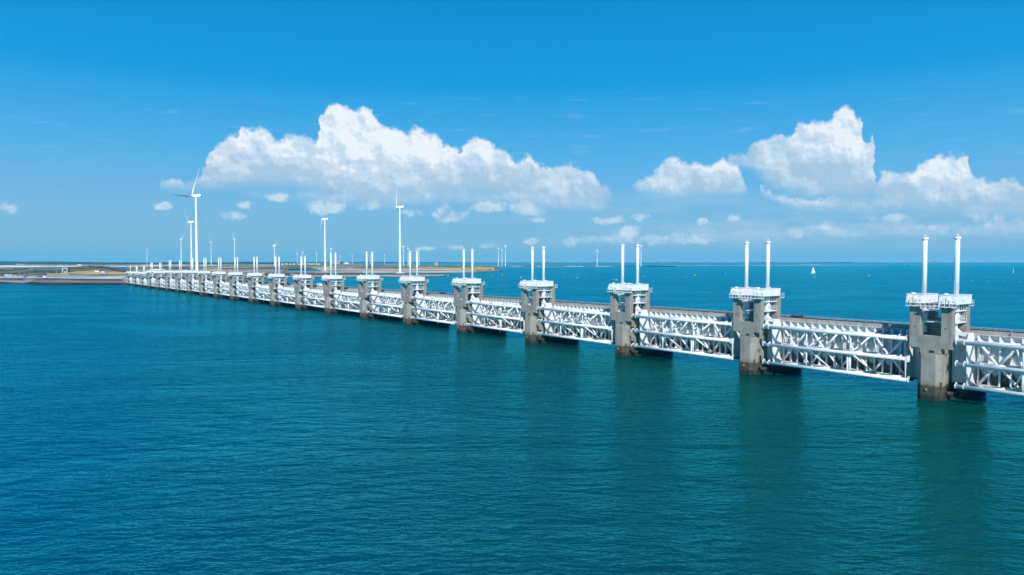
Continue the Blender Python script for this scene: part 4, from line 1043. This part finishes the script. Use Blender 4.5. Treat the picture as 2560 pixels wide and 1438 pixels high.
def motorboat(x, y, D, label, L=10, head=0.1):
    h = at_d(x, y, D); t = thing('motorboat', label, 'motor boat', (h.x, h.y, 0), head, 'boats moored in the harbour')
    mb = MB(); mb.prism([(-L / 2, -L * .14), (L * .25, -L * .15), (L / 2, 0), (L * .25, L * .15), (-L / 2, L * .14)], -.3, 1.3); link('hull', mb.mesh('hull', M['white'], .1), t)
    mb = MB(); mb.prism([(-L * .3, 1.3), (L * .2, 1.3), (L * .08, 2.5), (-L * .3, 2.6)], -L * .1, L * .1, 'y'); link('cabin', mb.mesh('cabin', M['white'], .08), t)
    mb = MB(); mb.prism([(-L * .28, 1.7), (L * .12, 1.7), (L * .09, 2.2), (-L * .28, 2.2)], -L * .1 - .01, L * .1 + .01, 'y'); link('window', mb.mesh('window', M['glass']), t)
motorboat(732, 687.6, 1595, 'white motor boat moored right of a pair of cylinders in the harbour', 11)
motorboat(578, 686.5, 1650, 'white motor boat in the harbour seen between two pier heads', 14, .2)
motorboat(624, 688.4, 1580, 'white motor boat beside the bare masted sailing boat', 12, .1)
motorboat(1190, 674.8, 2650, 'tiny white boat near the shore of the sandy tip', 14, .1)

def building(x, y, D, w, d, h, name, label, cat, wall, roof='flat', rot=0.0, ground=None, wins=0, group=None):
    """lower middle of the front seen at (x, y) at distance D; built at real width and height"""
    p = at_d(x, y, D); g = p.z if ground is None else ground
    t = thing(name, label, cat, (p.x, p.y, g), rot, group)
    mb = MB(); mb.box(-w / 2, w / 2, 0, d, -1.0, h); link('wall', mb.mesh('wall', wall), t)
    mb = MB()
    if roof == 'flat': mb.box(-w / 2 - .3, w / 2 + .3, -.3, d + .3, h + .003, h + .5)
    elif roof == 'gable': mb.prism([(-w / 2 - .3, h), (w / 2 + .3, h), (0, h + w * .32)], -.3, d + .3, 'y')
    link('roof', mb.mesh('roof', M['galv'] if roof == 'flat' else paint('roof_tiles', (0.16, 0.10, 0.08), .8)), t)
    for i in range(wins):
        c = -w / 2 + w * (i + .5) / wins; mb = MB(); mb.box(c - w * .25 / wins, c + w * .25 / wins, -.06, 0.0, h * .45, h * .75); link('window', mb.mesh('window', M['glass']), t)
    return t
W_ = paint('white_cladding', (0.75, 0.76, 0.74), .5); TAN = paint('tan_wall', (0.36, 0.28, 0.24), .8); GRY = paint('grey_wall', (0.30, 0.28, 0.27), .8)
LBL = paint('pale_blue_metal', (0.28, 0.42, 0.50), .5); CON = M['concrete_dry']
building(392, 681.5, 1250, 24, 14, 6.0, 'visitor_building', 'long white flat roofed building right behind the far left piers', 'building', W_, 'flat', 0, None, 5)
building(412, 679, 1240, 5, 4, 3.2, 'container', 'orange and pink container beside the long white building', 'container', paint('orange_container', (0.7, 0.30, 0.18), .5))
building(464.5, 681, 1300, 7, 6, 4.4, 'site_cabin', 'white rounded cabin with reddish trim behind the seventh pier from the shore', 'cabin', W_, 'gable')
building(470.8, 680.2, 1290, 3.6, 3, 2.4, 'container', 'small orange container right of the white rounded cabin', 'container', paint('orange_metal', (0.8, 0.30, 0.02), .5))
building(576, 679.6, 1900, 7, 5, 4.0, 'container', 'small yellow container between two pairs of cylinders', 'container', paint('yellow_metal', (0.7, 0.42, 0.03), .5))
building(659, 684, 1450, 4.2, 3, 2.2, 'container', 'orange yellow container on the dam left of a pier head', 'container', paint('yellow_orange_metal', (0.75, 0.36, 0.02), .5))
building(568, 680.0, 1950, 12, 6, 3.2, 'shed', 'low white shed left of the small yellow container', 'shed', W_)
building(584, 680.2, 1930, 9, 6, 3.0, 'shed', 'low white shed right of the small yellow container', 'shed', W_)
building(627, 680.4, 1900, 12, 6, 3.0, 'shed', 'low white shed right of the bare mast in the harbour', 'shed', W_)
building(162.5, 683.0, 1235, 8.6, 8, 8.6, 'lookout_building', 'small tan two storey building on the dune left of the road', 'building', CON, 'flat', 0.1, None, 1)
building(242.5, 683.2, 1240, 7.4, 3, 4.2, 'container', 'plain white container standing in the yellow grass', 'container', W_)
building(21, 692.4, 1045, 12.0, 4, 3.1, 'container', 'long pale blue container at the left edge of the car park', 'container', LBL)
building(34.5, 681.8, 1400, 3.4, 3, 1.8, 'shed', 'tiny cream hut on the green dune at the far left', 'shed', W_)
building(841.5, 660.4, 5200, 60, 40, 19, 'block_building', 'brown block shaped building on the horizon between two cylinders', 'building', TAN)
building(1091, 664.8, 4300, 23, 18, 21, 'block_building', 'brown tower like block on the dry land in the middle', 'building', TAN)
building(849, 660.0, 5150, 8, 20, 12, 'block_building', 'small low annex beside the brown block on the horizon', 'building', GRY)
building(2336, 658.0, 14000, 32, 30, 44, 'tower_block', 'dark tower on the horizon between the two nearest cylinders', 'tower', GRY)
building(2333, 658.2, 14000, 60, 30, 24, 'tower_block', 'lower dark block beside the horizon tower', 'building', GRY)
p = at_d(866, 660.2, 5200); mb = MB(); mb.lathe((0, 0, 0), [(23, -1), (23, 1), (18, 6.5), (10, 11), (0, 14)], 20); t = thing('dome', 'white domed roof on the horizon right of the brown block', 'dome', (p.x, p.y, p.z)); link('roof', mb.mesh('roof', W_), t)
mb = MB(); mb.box(-3, 3, -23.4, -22.6, 0, 4); link('door', mb.mesh('door', M['glass']), t)
hx = [(697, 660.4, 9), (706, 661, 14), (716, 660.8, 18), (726, 661.2, 12), (735, 661, 16), (748, 661.4, 12), (760, 661.2, 15), (771, 660.4, 9), (778, 661.2, 14), (784, 660.4, 9), (797, 661.0, 12), (706, 662.6, 8)]
for i, (x, y, w) in enumerate(hx):
    building(x, y, 5600, w * 1.3, 10, 5, 'white_house', 'tiny white house on the far shore left of the tall spit turbine', 'house', W_, 'gable' if i % 3 else 'flat', 0, None, 0, 'white houses on the far shore')
# cars and trucks on shore
def parked(x, y, z, label, mat, kind='car', cat='car', rz=0.0, group='vehicles on the car park'):
    q = at_z(x, y, z); return make_car(label, cat, (q.x, q.y, z), rz, mat, kind, group)
PK = 8.55
parked(40, 692.6, PK, 'yellow van beside the pale blue container', paint('yellow_van_paint', (0.65, 0.50, 0.10), .4), 'van', 'van')
parked(49, 692.8, PK, 'pale cream car right of the yellow van', paint('cream_car_paint', (0.62, 0.62, 0.55), .3))
parked(58, 692.2, PK, 'pale blue car in the middle of the parked row', paint('sky_blue_car_paint', (0.35, 0.50, 0.60), .3))
parked(63.5, 692.4, PK, 'black car right of the pale blue car', paint('black_car_paint', (0.01, 0.014, 0.03), .2))
parked(69.5, 690.2, PK, 'dark grey car with white roof at the right end of the parked row', paint('grey_car_paint', (0.12, 0.13, 0.14), .3))
parked(97, 692.4, PK, 'dark teal car parked apart on the open pavement', paint('teal_car_paint', (0.01, 0.04, 0.06), .2))
parked(104.5, 692.4, PK, 'black car touching the dark teal one on the open pavement', paint('black_car_paint', (0.01, 0.014, 0.03), .2))
parked(114, 694.6, PK, 'small white van on the kerb right of the two dark cars', paint('white_car_paint', (0.7, 0.72, 0.74), .3), 'van', 'van')
parked(7.5, 691.6, PK, 'dark blue car at the left edge beside the pale blue container', paint('blue_car_paint', (0.02, 0.06, 0.16), .2))
parked(259.5, 682.6, 12.6, 'pale blue white van on the yellow grass right of the white container', paint('pale_van_paint', (0.62, 0.68, 0.82), .3), 'van', 'van')
parked(268.8, 682.6, 12.6, 'small turquoise car on the yellow grass', paint('turquoise_car_paint', (0.0, 0.42, 0.36), .3))
def on_road(x, y, z, *a, **k): return parked(x, y, z, *a, **k)
on_road(269, 667.0, 17.6, 'bright blue truck climbing the road over the dunes', paint('bright_blue_truck_paint', (0.10, 0.36, 0.62), .3), 'truck', 'truck', 0.3, 'traffic on the dune road')
on_road(200, 665.0, 19.4, 'white truck on the top of the dune road', paint('white_car_paint', (0.7, 0.72, 0.74), .3), 'truck', 'truck', 0.2, 'traffic on the dune road')
on_road(224, 664.8, 19.2, 'dark car on the crest of the dune road', paint('black_car_paint', (0.01, 0.014, 0.03), .2), 'car', 'car', 0.2, 'traffic on the dune road')
on_road(286, 672.2, 15.0, 'dark car coming down the dune road', paint('blue_car_paint', (0.02, 0.06, 0.16), .2), 'car', 'car', -.8, 'traffic on the dune road')

# masts, posts, white ball, mooring piles
def lattice_mast(x, y, D, h, w, label, name='lattice_mast', leg=.12):
    p = at_d(x, y, D); t = thing(name, label, 'mast', (p.x, p.y, p.z)); mb = MB(); n = max(4, int(h / (w * 2.2)))
    for a, b in ((-1, -1), (1, -1), (0, 1)): mb.tube((a * w, b * w, -1), (a * w * .4, b * w * .4, h), leg, leg * .8, 5)
    link('legs', mb.mesh('legs', M['white']), t); mb = MB()
    for i in range(n):
        z0 = h * i / n; z1 = h * (i + 1) / n; f0 = w * (1 - .6 * i / n); f1 = w * (1 - .6 * (i + 1) / n)
        for (a, b), (c, d) in (((-1, -1), (1, -1)), ((1, -1), (0, 1)), ((0, 1), (-1, -1))): mb.tube((a * f0, b * f0, z0), (c * f1, d * f1, z1), leg * .6, seg=4)
    link('bracing', mb.mesh('bracing', M['white']), t)
    mb = MB(); mb.tube((0, 0, h), (0, 0, h * 1.06), leg * .5, seg=5); link('antenna', mb.mesh('antenna', M['galv']), t)
lattice_mast(368.2, 676.5, 2200, 66, 1.5, 'tall faint lattice radio mast behind the far left piers', leg=.22)
lattice_mast(156.5, 684.5, 1232, 9.6, .9, 'white lattice stair tower beside the tan building on the dune', 'stair_tower', .2)
lattice_mast(141.5, 687.0, 1180, 5.6, .9, 'low white tripod mast left of the tan building', 'tripod_mast', .12)
q = at_z(48.6, 688.0, 8.5); t = thing('beacon_post', 'white post with red top beside the car park', 'post', (q.x, q.y, 8.4))
mb = MB(); mb.tube((0, 0, 0), (0, 0, 3.6), .3, .22, 8); link('post', mb.mesh('post', W_), t); mb = MB(); mb.lathe((0, 0, 3.6), [(.4, 0), (.45, .9), (.1, 1.2)], 8); link('lamp', mb.mesh('lamp', paint('red_buoy_paint', (0.55, 0.03, 0.03))), t)
q = at_z(120.3, 688.0, 8.6); t = thing('white_ball', 'white ball shaped tank on the slope above the small white van', 'tank', (q.x, q.y, 8.6))
mb = MB(); mb.lathe((0, 0, 0), [(.3, .2), (.85, .6), (1.05, 1.2), (.85, 1.8), (0, 2.2)], 12); link('shell', mb.mesh('shell', W_), t); mb = MB(); mb.tube((0, 0, 0), (0, 0, .5), .3, seg=8); link('foot', mb.mesh('foot', M['galv']), t)
mb = MB(); mb.tube((0, 0, -1.5), (0, 0, 3.0), .32, .28, 8); pm = mb.mesh('mooring_pile', M['steel_dark'])
for x in (801, 806, 809, 814, 818, 849, 860, 865):
    q = at_z(x, 687.4, 0); o = link('mooring_pile', pm, None, (q.x, q.y, 0)); tag(o, 'dark mooring pile in the harbour water %s' % ('under the tall left spit turbine' if x < 830 else 'right of the tall left spit turbine'), 'pile', 'mooring piles in the harbour')

# abutment where the barrier meets the shore
def abutment():
    b = on_row(S[21] + 4.0); t = thing('abutment', 'sloped concrete abutment with a dark slot at the shore end of the barrier', 'abutment', (b.x, b.y, 0), ROT)
    mb = MB(); mb.prism([(-7.5, -1.5), (17, -1.5), (17, 12.6), (4.5, 12.6), (3.2, 12.0), (-2.0, 7.0)], -26, 0.8, 'x'); link('wall', mb.mesh('wall', M['concrete']), t)
    mb = MB(); mb.box(-21, -1.0, 0.6, 1.2, 9.3, 10.4); o = link('slot', mb.mesh('slot', M['steel_dark']), t); o.location = (0, -.65, 0)
    mb = MB(); mb.box(-26, 0.8, 4.4, 4.9, 12.603, 13.5); link('parapet', mb.mesh('parapet', M['concrete_dry']), t)
abutment()

# ------------------------------------------------------------------ air
def build_haze():
    mb = MB(); mb.box(-26000, 26000, -26000, 26000, -2.6, 260)
    m = bpy.data.materials.new('haze_air'); m.use_nodes = True; t = m.node_tree; t.nodes.clear()
    pv = t.nodes.new('ShaderNodeVolumePrincipled'); pv.inputs['Color'].default_value = HAZE_COL
    pv.inputs['Density'].default_value = HAZE_D; pv.inputs['Anisotropy'].default_value = 0.0
    o = t.nodes.new('ShaderNodeOutputMaterial'); t.links.new(pv.outputs[0], o.inputs['Volume'])
    tag(link('haze', mb.mesh('haze', m)), kind='stuff')
HAZE_D = 0.5 / 15000; HAZE_COL = (0.16, 0.72, 1.0, 1)
build_haze()
